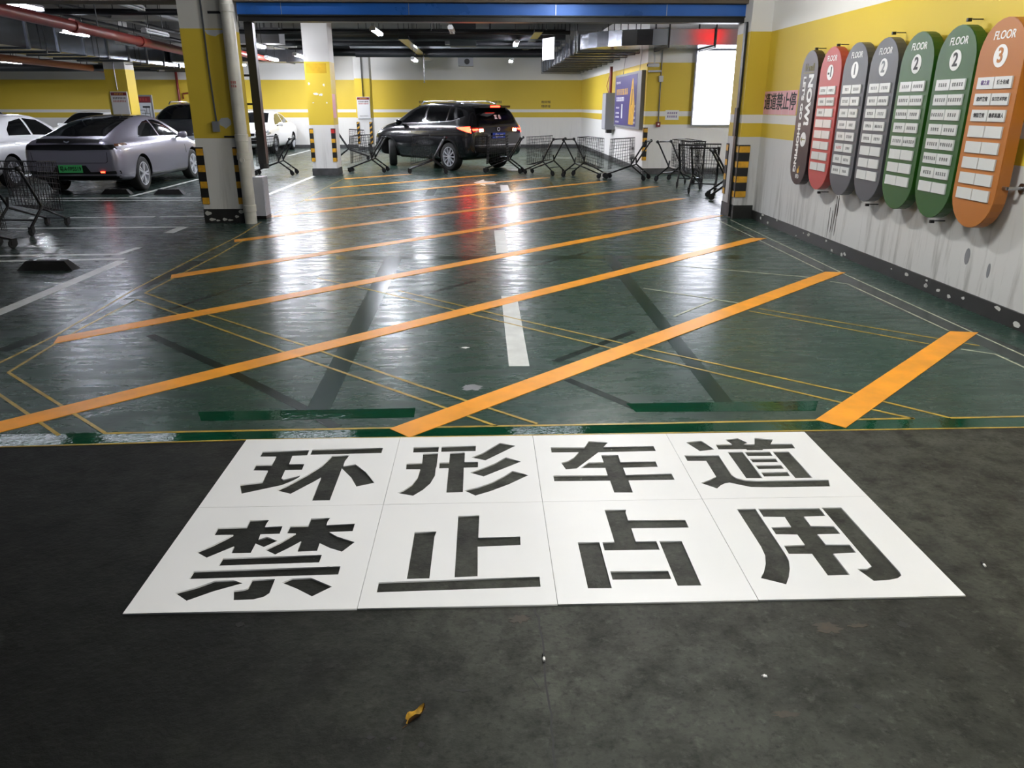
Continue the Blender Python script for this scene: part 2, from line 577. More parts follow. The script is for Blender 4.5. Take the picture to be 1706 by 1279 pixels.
def floor_paint():
    ZD, ZW, ZT, ZS = (0, 0.001), (0, 0.0016), (0, 0.0022), (0, 0.004)
    # broad diagonal stripes at 45 degrees
    SW = 0.165
    names = ['nearest short', 'second nearest', 'third nearest', 'fourth', 'fifth', 'sixth', 'seventh', 'eighth', 'ninth', 'shortest farthest']
    ends = [((1.86, 3.75), (3.645, 5.48)), ((-0.465, 3.705), (3.63, 7.715)), ((-3.2, 3.30), (3.57, 9.89)), ((-3.17, 5.50), (3.66, 12.10)),
            ((-3.18, 7.73), (3.66, 14.46)), ((-3.21, 9.91), (3.64, 16.72)), ((-3.35, 12.2), (2.72, 17.95)), ((-3.30, 14.43), (1.49, 18.95)),
            ((-3.25, 16.62), (0.24, 19.85)), ((-3.32, 18.80), (-1.92, 20.05))]
    for nm, (a, b) in zip(names, ends):
        h = SW / 2
        # stripe ends follow the yellow boundary lines
        d = (Vector(b) - Vector(a)).normalized()
        nx = Vector((-d.y, d.x)) * h
        A, B = Vector(a), Vector(b)
        if a[1] < 3.9:
            sh = Vector((nx.x - d.x / d.y * nx.y, 0))
            P1, P4 = A + sh + Vector((-0.0, 0.0)), A - sh
            P1, P4 = A + nx, A - nx
        else:
            P1, P4 = A + nx + d * 0.04, A - nx - d * 0.04
        P2, P3 = B + nx - d * 0.06, B - nx + d * 0.06
        if nm == 'third nearest':
            k = (3.79 - A.y) / d.y
            P1, P4 = A + nx + d * k, A - nx + d * k
        mark('yellow_stripe', [P1, P2, P3, P4], 'line_yellow', ZS,
             nm + ' diagonal yellow stripe across the green floor', group='diagonal yellow stripes of the kept clear zone')
    # the green band along the edge of the epoxy and its two thin lines
    mark('green_band', [(-9, 3.555), (-2.4, 3.605), (-1.24, 3.645), (1.7, 3.662), (4.08, 3.672), (3.647, 3.819), (2.980, 3.816), (2.356, 3.811), (0.630, 3.787), (-0.515, 3.778), (-2.015, 3.766), (-2.559, 3.762), (-9, 3.78)], 'patch_green', ZD, 'glossy dark green band along the edge of the driveway concrete')
    line('yellow_line', [(-9, 3.555), (-2.4, 3.605), (-1.24, 3.649), (1.7, 3.664), (4.08, 3.674)], 0.012, 'line_thin', ZT, 'thin yellow line where green floor meets grey concrete')
    thin = [
        ([(-2.012, 3.758), (-0.515, 3.778), (0.630, 3.787), (2.356, 3.811)], 'thin yellow line just beyond the dark green band'),
        ([(2.557, 3.809), (2.980, 3.816), (3.299, 3.813)], 'short thin yellow line at right edge beyond the green band'),
        ([(-3.097, 4.775), (-2.012, 3.758)], 'thin yellow line slanting to the band at the lower left'),
        ([(-3.238, 4.670), (-2.907, 4.359), (-2.246, 3.743)], 'outermost thin yellow line slanting to the band at lower left'),
        ([(-3.100, 4.781), (-3.132, 5.467), (-3.140, 5.897), (-3.112, 6.760)], 'thin yellow line from left corner up to the fourth stripe'),
        ([(-3.144, 7.017), (-2.435, 6.332), (-1.302, 5.299), (-0.412, 4.428), (0.270, 3.808)], 'upper of two parallel thin yellow lines crossing the left stripes'),
        ([(-3.112, 6.760), (-2.411, 6.099), (-1.427, 5.160), (-0.394, 4.201), (0.048, 3.783)], 'lower of two parallel thin yellow lines crossing the left stripes'),
        ([(-3.314, 4.673), (-3.272, 4.985), (-3.240, 5.627), (-3.307, 7.195), (-3.308, 8.391), (-3.274, 10.319), (-3.331, 11.607)], 'outer thin yellow boundary line left of the stripes'),
        ([(-3.144, 7.017), (-3.131, 7.758), (-3.096, 8.958), (-3.106, 10.069)], 'inner thin yellow boundary line left of the stripes'),
        ([(3.728, 11.616), (3.684, 7.579), (3.712, 4.890), (3.720, 4.371)], 'outer thin yellow boundary line beside the right wall'),
        ([(3.529, 11.755), (3.521, 7.766)], 'inner thin yellow line from gate pier towards second stripe'),
        ([(3.385, 7.277), (3.508, 7.164), (3.546, 5.520)], 'inner thin yellow line between second and nearest stripes'),
        ([(3.366, 5.055), (3.535, 4.932), (3.545, 4.646), (3.550, 4.195)], 'thin yellow line bending at right edge past nearest stripe'),
        ([(2.214, 6.170), (3.209, 5.186)], 'lower of a pair of thin lines running into nearest stripe'),
        ([(2.322, 6.248), (3.346, 5.318), (3.547, 5.130)], 'upper of a pair of thin lines running into nearest stripe'),
        ([(-1.688, 7.621), (-0.914, 6.915), (-0.094, 6.113), (1.032, 5.019), (2.049, 4.068), (2.206, 3.932), (2.351, 3.803)], 'long lower thin yellow line crossing the middle of the floor'),
        ([(-0.816, 7.033), (0.276, 5.950), (1.147, 5.133), (2.186, 4.211), (2.322, 4.058), (2.556, 3.813)], 'long upper thin yellow line crossing the middle of the floor'),
        ([(-3.358, 18.845), (-3.364, 16.547), (-3.311, 14.377), (-3.400, 12.132)], 'thin boundary line left of the farthest stripes'),
    ]
    for i, (p, lb) in enumerate(thin):
        line('yellow_line', p, 0.020 if i not in (9, 10, 11, 12, 13, 14) else 0.016, 'line_thin' if i not in (9, 10, 11, 12) else 'line_pale', ZT, lb, 'thin yellow set-out lines')
    pale = [([(2.042, 8.137), (3.293, 7.459)], 'upper faint pale line right of centre on green floor'),
            ([(1.493, 7.053), (2.234, 6.425)], 'lower faint pale line right of centre on green floor'),
            ([(1.541, 6.018), (2.029, 6.558)], 'short faint white scratch in the bright reflection'),
            ([(-3.109, 6.218), (-3.114, 6.737)], 'short white scrap of line beside the left boundary')]
    for p, lb in pale:
        line('pale_line', p, 0.02, 'line_pale', ZT, lb)
    # old arrows painted over in dark green
    mark('green_patch', [(-1.141, 8.593), (-0.945, 8.587), (-0.893, 3.986), (-1.029, 4.045)], 'patch_dark', (0, 0.0008), 'left slanting dark green bar painted over an old arrow')
    mark('green_patch', [(-1.631, 4.048), (-0.410, 4.060), (-0.406, 3.925), (-1.569, 3.914)], 'patch_green', ZD, 'left dark green crossbar behind the edge band')
    mark('green_patch', [(1.343, 8.579), (1.486, 8.574), (1.432, 4.070), (1.326, 4.045)], 'patch_dark', (0, 0.0008), 'right slanting dark green bar painted over an old arrow')
    mark('green_patch', [(0.805, 4.092), (1.935, 4.091), (1.859, 3.944), (0.837, 3.961)], 'patch_green', ZD, 'right dark green crossbar behind the edge band')
    mark('green_patch', [(-1.715, 8.796), (2.984, 8.670), (2.925, 8.487), (-1.681, 8.612)], 'patch_dark', ZD, 'long thin dark green bar across the floor behind the white dash')
    mark('green_patch', [(-1.167, 16.722), (-0.988, 16.716), (-0.990, 15.093), (-1.175, 15.100)], 'patch_dark', ZD, 'small dark green patch on the far floor left of the reflections')
    mark('green_patch', [(1.299, 18.321), (1.523, 18.313), (1.494, 16.132), (1.296, 16.139)], 'patch_dark', ZD, 'small dark green patch on the far floor right of the reflections')
    tm = [([(-2.534, 5.618), (-1.775, 4.857), (-1.051, 4.082), (-0.812, 3.796)], 0.07, 'long dark tyre mark curving to the left crossbar'),
          ([(-0.599, 6.833), (-0.114, 7.426)], 0.05, 'short dark tyre mark left of the white dash'),
          ([(-2.712, 6.302), (-2.289, 7.448)], 0.05, 'dark tyre mark between the third and fourth stripes'),
          ([(0.507, 4.517), (0.850, 4.016)], 0.06, 'faint dark mark near the right crossbar'),
          ([(0.463, 4.880), (1.129, 5.588)], 0.06, 'faint dark mark right of the white dash'),
          ([(0.527, 8.190), (1.215, 8.963)], 0.05, 'short dark mark above the white dash'),
          ([(-3.288, 12.128), (-1.733, 11.939), (0.852, 11.916), (3.697, 11.884)], 0.045, 'dark floor joint running along the gate line'),
          ([(-3.424, 5.244), (-3.278, 5.860), (-3.300, 6.974), (-3.198, 8.559)], 0.12, 'dark tyre smear outside the left boundary line'),
          ([(3.493, 10.498), (3.621, 8.685), (3.576, 6.504), (3.677, 5.140), (3.691, 4.544)], 0.22, 'dark scuffed strip of floor along the right wall')]
    for p, w, lb in tm:
        line('tyre_mark', p, w, 'tyre_mark', (0, 0.0007), lb)
    # white lines
    mark('white_dash', [(0.139, 6.784), (0.281, 6.802), (0.283, 4.785), (0.147, 4.789)], 'line_white', ZW, 'nearest white lane dash between the second and third stripes')
    mark('white_dash', [(0.123, 10.670), (0.274, 10.719), (0.272, 8.996), (0.128, 8.922)], 'line_white', ZW, 'middle white lane dash in front of the orange reflection')
    mark('white_dash', [(0.337, 17.197), (0.508, 17.191), (0.517, 15.472), (0.326, 15.479)], 'line_white', ZW, 'farthest white lane dash near the white arrow')
    mark('white_arrow', [(-0.249, 17.778), (-0.018, 18.522), (-0.004, 18.063), (0.230, 18.055), (0.247, 17.337), (0.009, 17.345), (0.021, 16.940)], 'line_white', ZW, 'small white floor arrow pointing left near the black car')
    wl = [([(-4.097, 5.923), (-4.068, 6.350), (-4.049, 8.624)], 0.13, 'broad slanting white bay line at left edge'),
          ([(-5.792, 8.632), (-5.402, 8.636), (-4.076, 8.732)], 0.085, 'white bay line just behind the nearest wheel stop'),
          ([(-6.000, 8.965), (-5.597, 8.969), (-4.283, 9.018), (-4.228, 9.479)], 0.085, 'white bay line with hooked end behind nearest wheel stop'),
          ([(-7.298, 11.039), (-6.827, 11.078), (-4.305, 11.160)], 0.10, 'white bay line below the left trolley'),
          ([(-4.306, 10.611), (-4.305, 11.160)], 0.14, 'short white hook at the end of a bay line'),
          ([(-7.031, 12.191), (-5.150, 12.262)], 0.09, 'white bay line leading to the left column'),
          ([(-5.075, 12.259), (-4.387, 12.304)], 0.09, 'short white line touching the left column base'),
          ([(-9.290, 14.924), (-5.351, 14.886)], 0.09, 'far one of two parallel white lines behind silver car'),
          ([(-9.055, 14.530), (-5.215, 14.491)], 0.09, 'near one of two parallel white lines behind silver car'),
          ([(-6.761, 15.190), (-6.768, 18.837)], 0.10, 'white bay line along right side of silver car'),
          ([(-4.229, 14.999), (-4.203, 19.571)], 0.10, 'white bay line between left column and yellow column'),
          ([(-6.805, 27.740), (-6.837, 31.589)], 0.10, 'white bay line beside the white saloon car'),
          ([(1.145, 26.482), (3.129, 26.413)], 0.10, 'far white bay line behind the row of trolleys'),
          ([(-3.456, 12.100), (-3.287, 12.162)], 0.09, 'short white scrap of line beside the grey box')]
    for p, w, lb in wl:
        line('white_line', p, w, 'line_white', ZW, lb)


floor_paint()


# ------------------------------------------------------------------ columns, gate and corner guards
def guard(parent, x, y, z0, z1, w, dx, dy, n=7, red=False, diag=False):
    """black and yellow corner guard on a column edge; dx, dy: directions in which its two wings run"""
    t = 0.012
    xa, xb = sorted((x, x + dx * w))
    ya, yb = sorted((y, y + dy * w))
    fy = y - dy * t
    fx = x - dx * t
    b = MB()
    b.box(xa, xb, min(y, fy), max(y, fy), z0, z1)
    b.box(min(x, fx), max(x, fx), min(ya, fy), max(yb, fy), z0, z1)
    g = b.build('corner_guard', 'guard_black', parent)
    h = (z1 - z0) / n
    e = 0.002
    for k in range(0, n, 2):
        zz = z0 + k * h
        top = (k == n - 1)
        s = MB()
        m = 'guard_red' if (red and top) else 'guard_yellow'
        fo = y - dy * (t + e)
        if diag:
            sl = h * 0.7
            poly = [(xa + 0.004, zz), (xb - 0.004, zz + sl), (xb - 0.004, min(z1, zz + sl + h * 0.8)), (xa + 0.004, min(z1, zz + h * 0.8))]
            s.prism(poly, -y + t * 0.5, -fo, 'y')
        else:
            s.box(xa, xb, min(fy, fo), max(fy, fo), zz, zz + h * 0.82)
            fo2 = x - dx * (t + e)
            s.box(min(fx, fo2), max(fx, fo2), ya, yb, zz, zz + h * 0.82)
        s.build('guard_band', m, g)
    return g


def poster(parent, x0, x1, y, z0, z1, seed):
    """framed notice: red heading, lines of small print, blank lower half"""
    f = MB().box(x0 - 0.02, x1 + 0.02, y - 0.03, y, z0 - 0.02, z1 + 0.02).build('notice_frame', 'lamp_body', parent)
    w = x1 - x0
    MB().box(x0, x1, y - 0.034, y - 0.03, z0, z1).build('notice_sheet', 'paper', f)
    zt = z1 - (z1 - z0) * 0.11
    MB().box(x0, x1, y - 0.036, y - 0.0335, zt, z1).build('notice_heading', 'paper_red', f)
    cx = (x0 + x1) / 2
    ink(w * 0.6, (z1 - zt) * 0.5, 6, seed, cx, y - 0.0362, (zt + z1) / 2).build('lettering', 'ink_gold', f)
    H = z1 - z0
    ink(w * 0.85, H * 0.07, 8, seed + 1, cx, y - 0.0342, z0 + H * 0.80).build('lettering', 'ink', f)
    ink(w * 0.85, H * 0.07, 8, seed + 2, cx, y - 0.0342, z0 + H * 0.70).build('lettering', 'ink_red', f)
    ink(w * 0.75, H * 0.04, 10, seed + 3, cx, y - 0.0342, z0 + H * 0.10).build('lettering', 'ink', f)
    return f


def columns():
    # big column at the left end of the gate
    t = thing('column', 'large square column with yellow band left of the gate', 'column', (-3.82, 11.88, 0))
    MB().box(-0.31, 0.31, -0.31, 0.31, 0, 4.0).build('shaft', 'column', t)
    MB().box(-0.318, 0.318, -0.318, 0.318, 0, 0.2).build('base_band', 'base_black', t)
    for (cx, cz, w, h) in ((-.2, .05, .05, .02), (-.12, .035, .03, .012), (-.02, .05, .035, .02), (.06, .04, .04, .012), (.16, .09, .03, .02), (-.25, .14, .05, .03), (.24, .16, .05, .025)):
        poly = [(cx + w * math.cos(a) * (1 + .3 * math.sin(5 * a)), cz + h * math.sin(a) * (1 + .3 * math.cos(3 * a))) for a in [k * math.pi / 5 for k in range(10)]]
        MB().prism(poly, 0.317, 0.3195, 'y').build('paint_chip', 'chip', t)
    guard(t, -0.31, -0.31, 0.27, 1.07, 0.10, 1, 1)
    guard(t, 0.31, -0.31, 0.27, 1.07, 0.10, -1, 1)
    MB().tube([(0.02, -0.325, 3.2), (0.02, -0.325, 2.2), (0.035, -0.325, 1.42)], 0.012, 6).build('conduit', 'galv_dull', t)
    MB().box(-0.02, 0.07, -0.36, -0.31, 1.28, 1.42).build('junction_box', 'box_mid', t)
    rnd = random.Random(5)
    poly = [(0.15 + 0.09 * math.cos(a) * rnd.uniform(.7, 1.1), 1.40 + 0.07 * math.sin(a) * rnd.uniform(.7, 1.2)) for a in [k * math.pi / 6 for k in range(12)]]
    MB().prism(poly, 0.309, 0.312, 'y').build('bare_patch', 'paper_grey', t)
    poly = [(0.02, 2.60), (0.3, 2.60), (0.3, 2.57), (0.22, 2.55), (0.16, 2.52), (0.1, 2.53), (0.05, 2.55)]
    MB().prism(poly, 0.309, 0.3115, 'y').build('white_drip', 'paper_grey', t)
    MB().box(0.10, 0.31, -0.335, -0.31, 2.80, 2.83).build('bracket', 'black_metal', t)
    MB().box(0.12, 0.31, -0.335, -0.31, 1.20, 1.225).build('bracket', 'black_metal', t)

    # white drain pipe in front of its right edge
    p = thing('drain_pipe', 'tall white plastic drain pipe at right edge of the left column', 'pipe', (-3.44, 11.49, 0))
    MB().lathe([(0, 0), (0.085, 0), (0.085, 4.0), (0, 4.0)], 20, (0, 0, 0)).build('pipe', 'pipe_white', p, True, sharp=40)
    for z in (0.22, 0.95, 1.2, 2.86):
        MB().lathe([(0.085, z - .05), (0.094, z - .045), (0.094, z + .045), (0.085, z + .05)], 20, (0, 0, 0)).build('collar', 'pipe_white', p, True, sharp=40)
    MB().lathe([(0, .10), (0.035, .10), (0.035, 0.07), (0, 0.07)], 14, (0, 0, 0.9), 'y', -1).build('cleanout_cap', 'pipe_white', p)
    ink(0.08, 0.035, 3, 31, 0.0, -0.086, 1.93).build('lettering', 'ink_red', p)
    ink(0.08, 0.03, 3, 32, 0.0, -0.086, 1.88).build('lettering', 'ink_red', p)

    # middle column
    t = thing('column', 'white and yellow column with black and yellow guards in mid hall', 'column', (-3.96, 20.11, 0))
    MB().box(-0.3, 0.3, -0.31, 0.31, 0, 4.0).build('shaft', 'column', t)
    MB().box(-0.315, 0.315, -0.325, 0.325, 0, 0.17).build('base_band', 'base_dark', t)
    guard(t, -0.3, -0.31, 0.33, 1.11, 0.085, 1, 1)
    guard(t, 0.3, -0.31, 0.33, 1.11, 0.085, -1, 1, red=True)
    for (px, pz, w, h) in ((-0.22, 2.13, .06, .03), (0.13, 2.10, .06, .035), (-0.07, 1.90, .16, .025), (0.04, 1.88, .12, .03), (0.17, 1.7, .04, .02), (-0.16, 1.7, .04, .015)):
        poly = [(px + w / 2 * math.cos(a) * rnd.uniform(.6, 1.2), pz + h * math.sin(a) * rnd.uniform(.6, 1.2)) for a in [k * math.pi / 5 for k in range(10)]]
        MB().prism(poly, 0.309, 0.312, 'y').build('peeled_patch', 'paper', t)
    MB().box(0.3, 0.304, -0.28, 0.1, 1.35, 1.9).build('pink_notice', 'paper_pink', t)
    # its darker repainted yellow patch
    MB().box(-0.26, 0.22, -0.312, -0.31, 2.36, 2.58).build('repaint_patch', mat('darker yellow repaint', (198, 158, 20), 0.5, var=0.2, vscale=4), t)

    # back column with poster
    t = thing('column', 'far white and yellow column carrying a framed notice', 'column', (-4.64, 31.8, 0))
    MB().box(-0.29, 0.29, -0.3, 0.3, 0, 4.0).build('shaft', 'column', t)
    MB().box(-0.3, 0.3, -0.31, 0.31, 0, 0.13).build('base_band', 'base_dark', t)
    guard(t, -0.29, -0.3, 0.22, 1.05, 0.10, 1, 1, 9, diag=True)
    guard(t, 0.29, -0.3, 0.22, 1.05, 0.10, -1, 1, 9, diag=True)
    MB().tube([(0.0, -0.315, 3.6), (0.01, -0.315, 1.95)], 0.014, 6).build('conduit', 'pipe_black', t)
    poster(t, -0.22, 0.24, -0.3, 1.19, 1.94, 50)

    # column behind the silver car
    t = thing('column', 'column with framed notice standing behind the silver car', 'column', (-10.57, 24.3, 0))
    MB().box(-0.3, 0.3, -0.3, 0.3, 0, 4.0).build('shaft', 'column', t)
    MB().box(-0.31, 0.31, -0.31, 0.31, 0, 0.17).build('base_band', 'base_dark', t)
    MB().tube([(-0.02, -0.315, 3.6), (0.0, -0.315, 2.06)], 0.012, 6).build('conduit', 'galv_dull', t)
    poster(t, -0.20, 0.24, -0.3, 1.2, 2.0, 60)
    # notice stand beside it
    t = thing('notice_stand', 'framed floor plan stand beside the column behind silver car', 'notice stand', (-11.15, 27.0, 0))
    MB().box(-0.32, 0.32, -0.03, 0.03, 0.95, 1.97).build('frame', 'box_mid', t)
    MB().box(-0.27, 0.27, -0.034, -0.03, 1.0, 1.72).build('plan_sheet', 'paper_grey', t)
    MB().box(-0.27, 0.27, -0.034, -0.03, 1.74, 1.92).build('heading', 'paper_red', t)
    ink(0.36, 0.08, 4, 70, 0, -0.0345, 1.83).build('lettering', 'ink_red', t)
    b = MB()
    for (xa, za, xb, zb) in ((-.2, 1.3, -.2, 1.5), (-.2, 1.5, .05, 1.5), (.05, 1.5, .05, 1.35), (-.05, 1.4, .2, 1.4), (.1, 1.62, .1, 1.4), (.2, 1.6, .2, 1.25), (-.1, 1.2, .15, 1.2), (.0, 1.62, .22, 1.58)):
        b.box(min(xa, xb) - .008, max(xa, xb) + .008, -0.0348, -0.034, min(za, zb) - .008, max(za, zb) + .008)
    b.build('plan_lines', 'ink', t)
    for s in (-1, 1):
        MB().box(s * 0.3 - 0.02, s * 0.3 + 0.02, -0.02, 0.02, 0, 0.95).build('leg', 'box_mid', t)
        MB().box(s * 0.3 - 0.03, s * 0.3 + 0.03, -0.2, 0.2, 0, 0.03).build('foot', 'box_mid', t)
    # fire pipes on the far wall behind
    p = MB().tube([(-12.2, 33.1, 3.9), (-12.2, 33.1, 0.05)], 0.05, 8).build('fire_pipe', 'pipe_red', None, True)
    tag(p, 'vertical dark red fire pipe on far wall behind the silver car', 'pipe')
    p = MB().tube([(-10.9, 33.12, 3.9), (-10.9, 33.12, 2.2), (-12.04, 33.12, 2.1), (-12.04, 33.12, 1.9)], 0.03, 6).build('fire_pipe', 'pipe_red', None, True)
    tag(p, 'thin dark red pipe bending across the far yellow wall', 'pipe')


columns()


def gate():
    # right pier
    t = thing('gate_pier', 'white and yellow pier at the right end of the gate', 'pier', (3.95, 12.05, 0))
    MB().box(-0.15, 0.45, -0.3, 0.3, 0, 4.0).build('shaft', 'wall_dirty', t)
    MB().box(-0.158, 0.14, -0.308, 0.308, 0, 0.2).build('base_band', 'base_black', t)
    guard(t, -0.15, -0.3, 0.32, 1.08, 0.16, 1, 1)
    guard(t, -0.15, 0.3, 0.32, 1.08, 0.10, 1, -1)
    r = thing('gate_rail', 'dark steel guide rail of the shutter on right pier', 'rail', (3.772, 11.9, 0))
    MB().box(-0.012, 0.012, -0.05, 0.05, 0.02, 2.75).build('channel', 'steel_dark', r)
    MB().box(-0.03, 0.0, -0.06, 0.06, 1.2, 1.6).build('lock_case', 'black_plastic', r)
    # left rail: a black post that stops above a pale box
    r = thing('gate_post', 'black square post of the shutter beside white drain pipe', 'post', (-3.40, 12.35, 0))
    MB().box(-0.06, 0.06, -0.07, 0.07, 0.79, 2.76).build('post', 'pipe_black', r)
    MB().tube([(0.0, 0.0, 0.79), (0.0, 0.0, 0.72)], 0.07, 12).build('end_cap', 'pipe_black', r)
    for z in (1.15, 1.65, 2.05, 2.45):
        MB().box(-0.16, -0.06, -0.03, 0.03, z - 0.015, z + 0.015).build('bracket', 'black_metal', r)
    b = thing('floor_box', 'pale grey steel box on floor behind white drain pipe', 'box', (-3.42, 12.05, 0))
    MB().box(-0.07, 0.09, -0.14, 0.14, 0.05, 0.62).build('body', 'box_grey', b)
    MB().box(-0.07, 0.09, -0.14, 0.14, 0.0, 0.05).build('plinth', 'black_paint', b)
    MB().box(0.09, 0.095, -0.11, 0.11, 0.1, 0.57).build('door', 'box_grey', b)
    # housing over the opening
    h = thing('shutter_housing', 'long blue housing of the rolling shutter across the gate', 'shutter', (0.15, 12.2, 2.76))
    MB().box(-3.62, 3.65, -0.14, 0.12, 0.085, 0.235).build('blue_panel', 'blue_panel', h)
    MB().box(-3.62, 3.65, -0.15, 0.14, 0.066, 0.084).build('trim_strip', 'steel_dark', h)
    MB().box(-3.62, 3.65, -0.11, 0.11, 0.0, 0.065).build('bottom_bar', 'black_paint', h)
    for x in (-3.0, -1.2, 0.9, 2.5):
        MB().box(x - 0.004, x + 0.004, -0.143, -0.14, 0.085, 0.235).build('panel_joint', 'steel', h)
    l = MB().box(-9.0, 3.8, 11.95, 12.4, 2.998, 3.6).build('lintel', 'lintel')
    tag(l, 'pale concrete lintel above the blue shutter housing', 'lintel')
    # exit sign on the hall side of the lintel (seen mirrored in the duct)
    s = thing('exit_sign', 'red led exit sign on the inner wall beside the gate', 'sign', (6.75, 12.36, 3.36), 180)
    MB().box(-0.46, 0.46, 0.0, 0.05, 0, 0.44).build('case', 'black_plastic', s)
    text('出口', 0.50, 'red_led', s, (0, -0.004, 0.22), bold=0.014, fit=(0.72, 0.36))


gate()


# ------------------------------------------------------------------ wall signs on the right
def wall_signs():
    W, Z0, Z1 = 0.56, 0.69, 2.25

    def stadium(w, z0, z1, n=14):
        r = w / 2
        p = []
        for k in range(n + 1):
            a = math.pi * k / n
            p.append((r * math.cos(a), z1 - r + r * math.sin(a)))
        for k in range(n + 1):
            a = math.pi + math.pi * k / n
            p.append((r * math.cos(a), z0 + r + r * math.sin(a)))
        return p

    def board(yc, w, m, label, bolts):
        t = thing('directory_sign', label, 'sign', (4.1, yc, 0), -90, 'long rounded floor directory signs on the right wall')
        MB().prism(stadium(w, Z0, Z1), 0.075, 0.165, 'y').build('board', 'sign_' + m if m != 'maroon' else 'sign_maroon', t)
        MB().prism(stadium(w - 0.006, Z0 + 0.003, Z1 - 0.003), 0.165, 0.17, 'y').build('face', 'sign_' + m, t)
        for (u, z) in bolts:
            b = MB()
            big = abs(u) > 0.3
            if big:
                b.tube([(u, 0.0, z), (u, -0.012, z)], 0.04, 12)
                b.tube([(u, -0.012, z), (u, -0.12, z)], 0.014, 8)
            else:
                b.box(u - 0.012, u + 0.012, -0.135, -0.10, z - 0.018, z + 0.008)
                b.tube([(u, -0.09, z), (u, 0.0, z)], 0.005, 6)
            if big:
                b.tube([(u, -0.12, z), (u - 0.06, -0.12, z)], 0.014, 8)
            b.build('standoff', 'steel' if big else 'black_metal', t, True, sharp=40)
        return t

    # dark NOW board
    t = board(9.79, 0.50, 'maroon', 'maroon board reading NOW! LET\'S GO SHOPPING', [(-0.27, 1.9), (-0.27, 0.98), (0, 2.27)])
    F = -0.1715
    text('NOW!', 0.30, 'ink_white', t, (0.085, F, 1.69), rot=-90, bold=0.014, fit=(0.58, 0.15))
    text("LET'S GO SHOPPING", 0.135, 'ink_white', t, (-0.105, F, 1.40), rot=-90, bold=0.006, fit=(1.12, 0.085))
    text('N·mall', 0.15, 'ink_olive', t, (0.0, F, 2.06), fit=(0.27, 0.085))
    MB().box(-0.17, 0.14, F - 0.001, F + 0.001, 1.995, 2.005).build('logo_rule', 'ink_olive', t)
    MB().lathe([(0, 0.0005), (0.085, 0.0005), (0.085, 0.0025), (0, 0.0025)], 24, (0.06, -0.17, 1.235), 'y', -1).build('arrow_disc', 'paper', t)
    b = MB().box(0.0, 0.12, -0.174, -0.1725, 1.229, 1.241)
    b.prism([(-0.015, 1.235), (0.03, 1.265), (0.03, 1.205)], 0.1725, 0.174, 'y')
    b.build('arrow', 'ink_olive', t)
    MB().lathe([(0, 0.0005), (0.03, 0.0005), (0.03, 0.002), (0, 0.002)], 16, (0.02, -0.17, 0.86), 'y', -1).build('emblem', 'ink_gold', t)
    MB().tube([(0.025, -0.1715, 0.86), (0.05, -0.1715, 0.92)], 0.006, 4).build('emblem_stroke', 'ink_gold', t)
    text('IFD', 0.07, 'ink_white', t, (0.01, F, 0.79))

    rows = [1.79 - 0.1195 * i for i in range(8)]
    spec = [
        (9.19, 'red', '-1', 'red board headed FLOOR minus one', [5], {(0, 0): 4, (0, 1): 4, (1, 0): 3, (1, 1): 5, (2, 0): 3}, 'ink', [(0.0, 2.27), (0.0, 0.66)]),
        (8.58, 'grey', '1', 'dark grey board headed FLOOR one, next to the red board', [], {(r, c): 3 + (r + c) % 2 for r in range(8) for c in range(2)}, 'ink', [(0.29, 2.0)]),
        (7.97, 'grey', '2', 'dark grey board headed FLOOR two, next to a green board', [], {(r, c): 4 + (r * c) % 2 for r in range(5) for c in range(2)}, 'ink', [(0.0, 2.29), (0.0, 0.66), (0.29, 1.0)]),
        (7.36, 'green', '2', 'green board headed FLOOR two next to a dark grey board', [], {(r, c): 4 + (r + c) % 3 for r in range(5) for c in range(2)}, 'ink', [(0.29, 2.0)]),
        (6.75, 'green', '2', 'green board headed FLOOR two next to the ochre board', [], {(r, c): 4 + (r + c) % 3 for r in range(7) for c in range(2)}, 'ink', [(0.0, 2.29), (0.0, 0.66), (0.29, 1.9)]),
        (6.16, 'orange', '3', 'ochre board headed FLOOR three nearest the camera', [], {}, 'ink', [(0.33, 1.03), (0.29, 2.0)]),
    ]
    words = {(0, 0): ('橙之星', 'ink_violet'), (0, 1): ('博士有成', 'ink'), (1, 0): ('思维教育', 'ink'), (1, 1): ('东日艺术学校', 'ink'),
             (2, 0): ('领航教育', 'ink'), (2, 1): ('鲁班机器人', 'ink')}
    for bi, (yc, m, num, label, _, marks, im, bolts) in enumerate(spec):
        t = board(yc, W, m, label, bolts)
        text('FLOOR', 0.085, 'ink_white', t, (0.0, F, 2.125), bold=0.0012, shear=0.15, sx=0.95)
        MB().lathe([(0, 0.0005), (0.082, 0.0005), (0.082, 0.003), (0, 0.003)], 28, (0.0, -0.17, 1.98), 'y', -1).build('number_disc', 'ink_white', t)
        text(num, 0.145, 'sign_grey' if m == 'grey' else ('sign_orange' if m == 'orange' else 'sign_side'), t, (0.0, -0.1745, 1.98), name='floor_number', bold=0.004)
        for r, z in enumerate(rows):
            for c in (0, 1):
                u = -0.108 if c == 0 else 0.108
                pl = MB().box(u - 0.102, u + 0.102, -0.182, -0.17, z - 0.043, z + 0.043).build('name_plate', 'plate_acrylic', t)
                if m == 'orange' and (r, c) in words:
                    wd, im2 = words[(r, c)]
                    text(wd, 0.030 if len(wd) > 5 else 0.036, im2, pl, (u, -0.1825, z), bold=0.0008)
                elif (r, c) in marks:
                    n = marks[(r, c)]
                    col = 'ink_red' if (bi == 1 and r == 5 and c == 0) else 'ink'
                    ink(0.032 * n, 0.030, n, 100 * bi + 10 * r + c, u, -0.182, z, 3).build('lettering', col, pl)

    # pink paper notice
    n = thing('paper_notice', 'pink paper notice with black characters beside the maroon board', 'notice', (4.1, 11.12, 0), -90)
    MB().box(-0.62, 0.62, -0.004, 0, 1.51, 1.82).build('sheet', 'paper_pink', n)
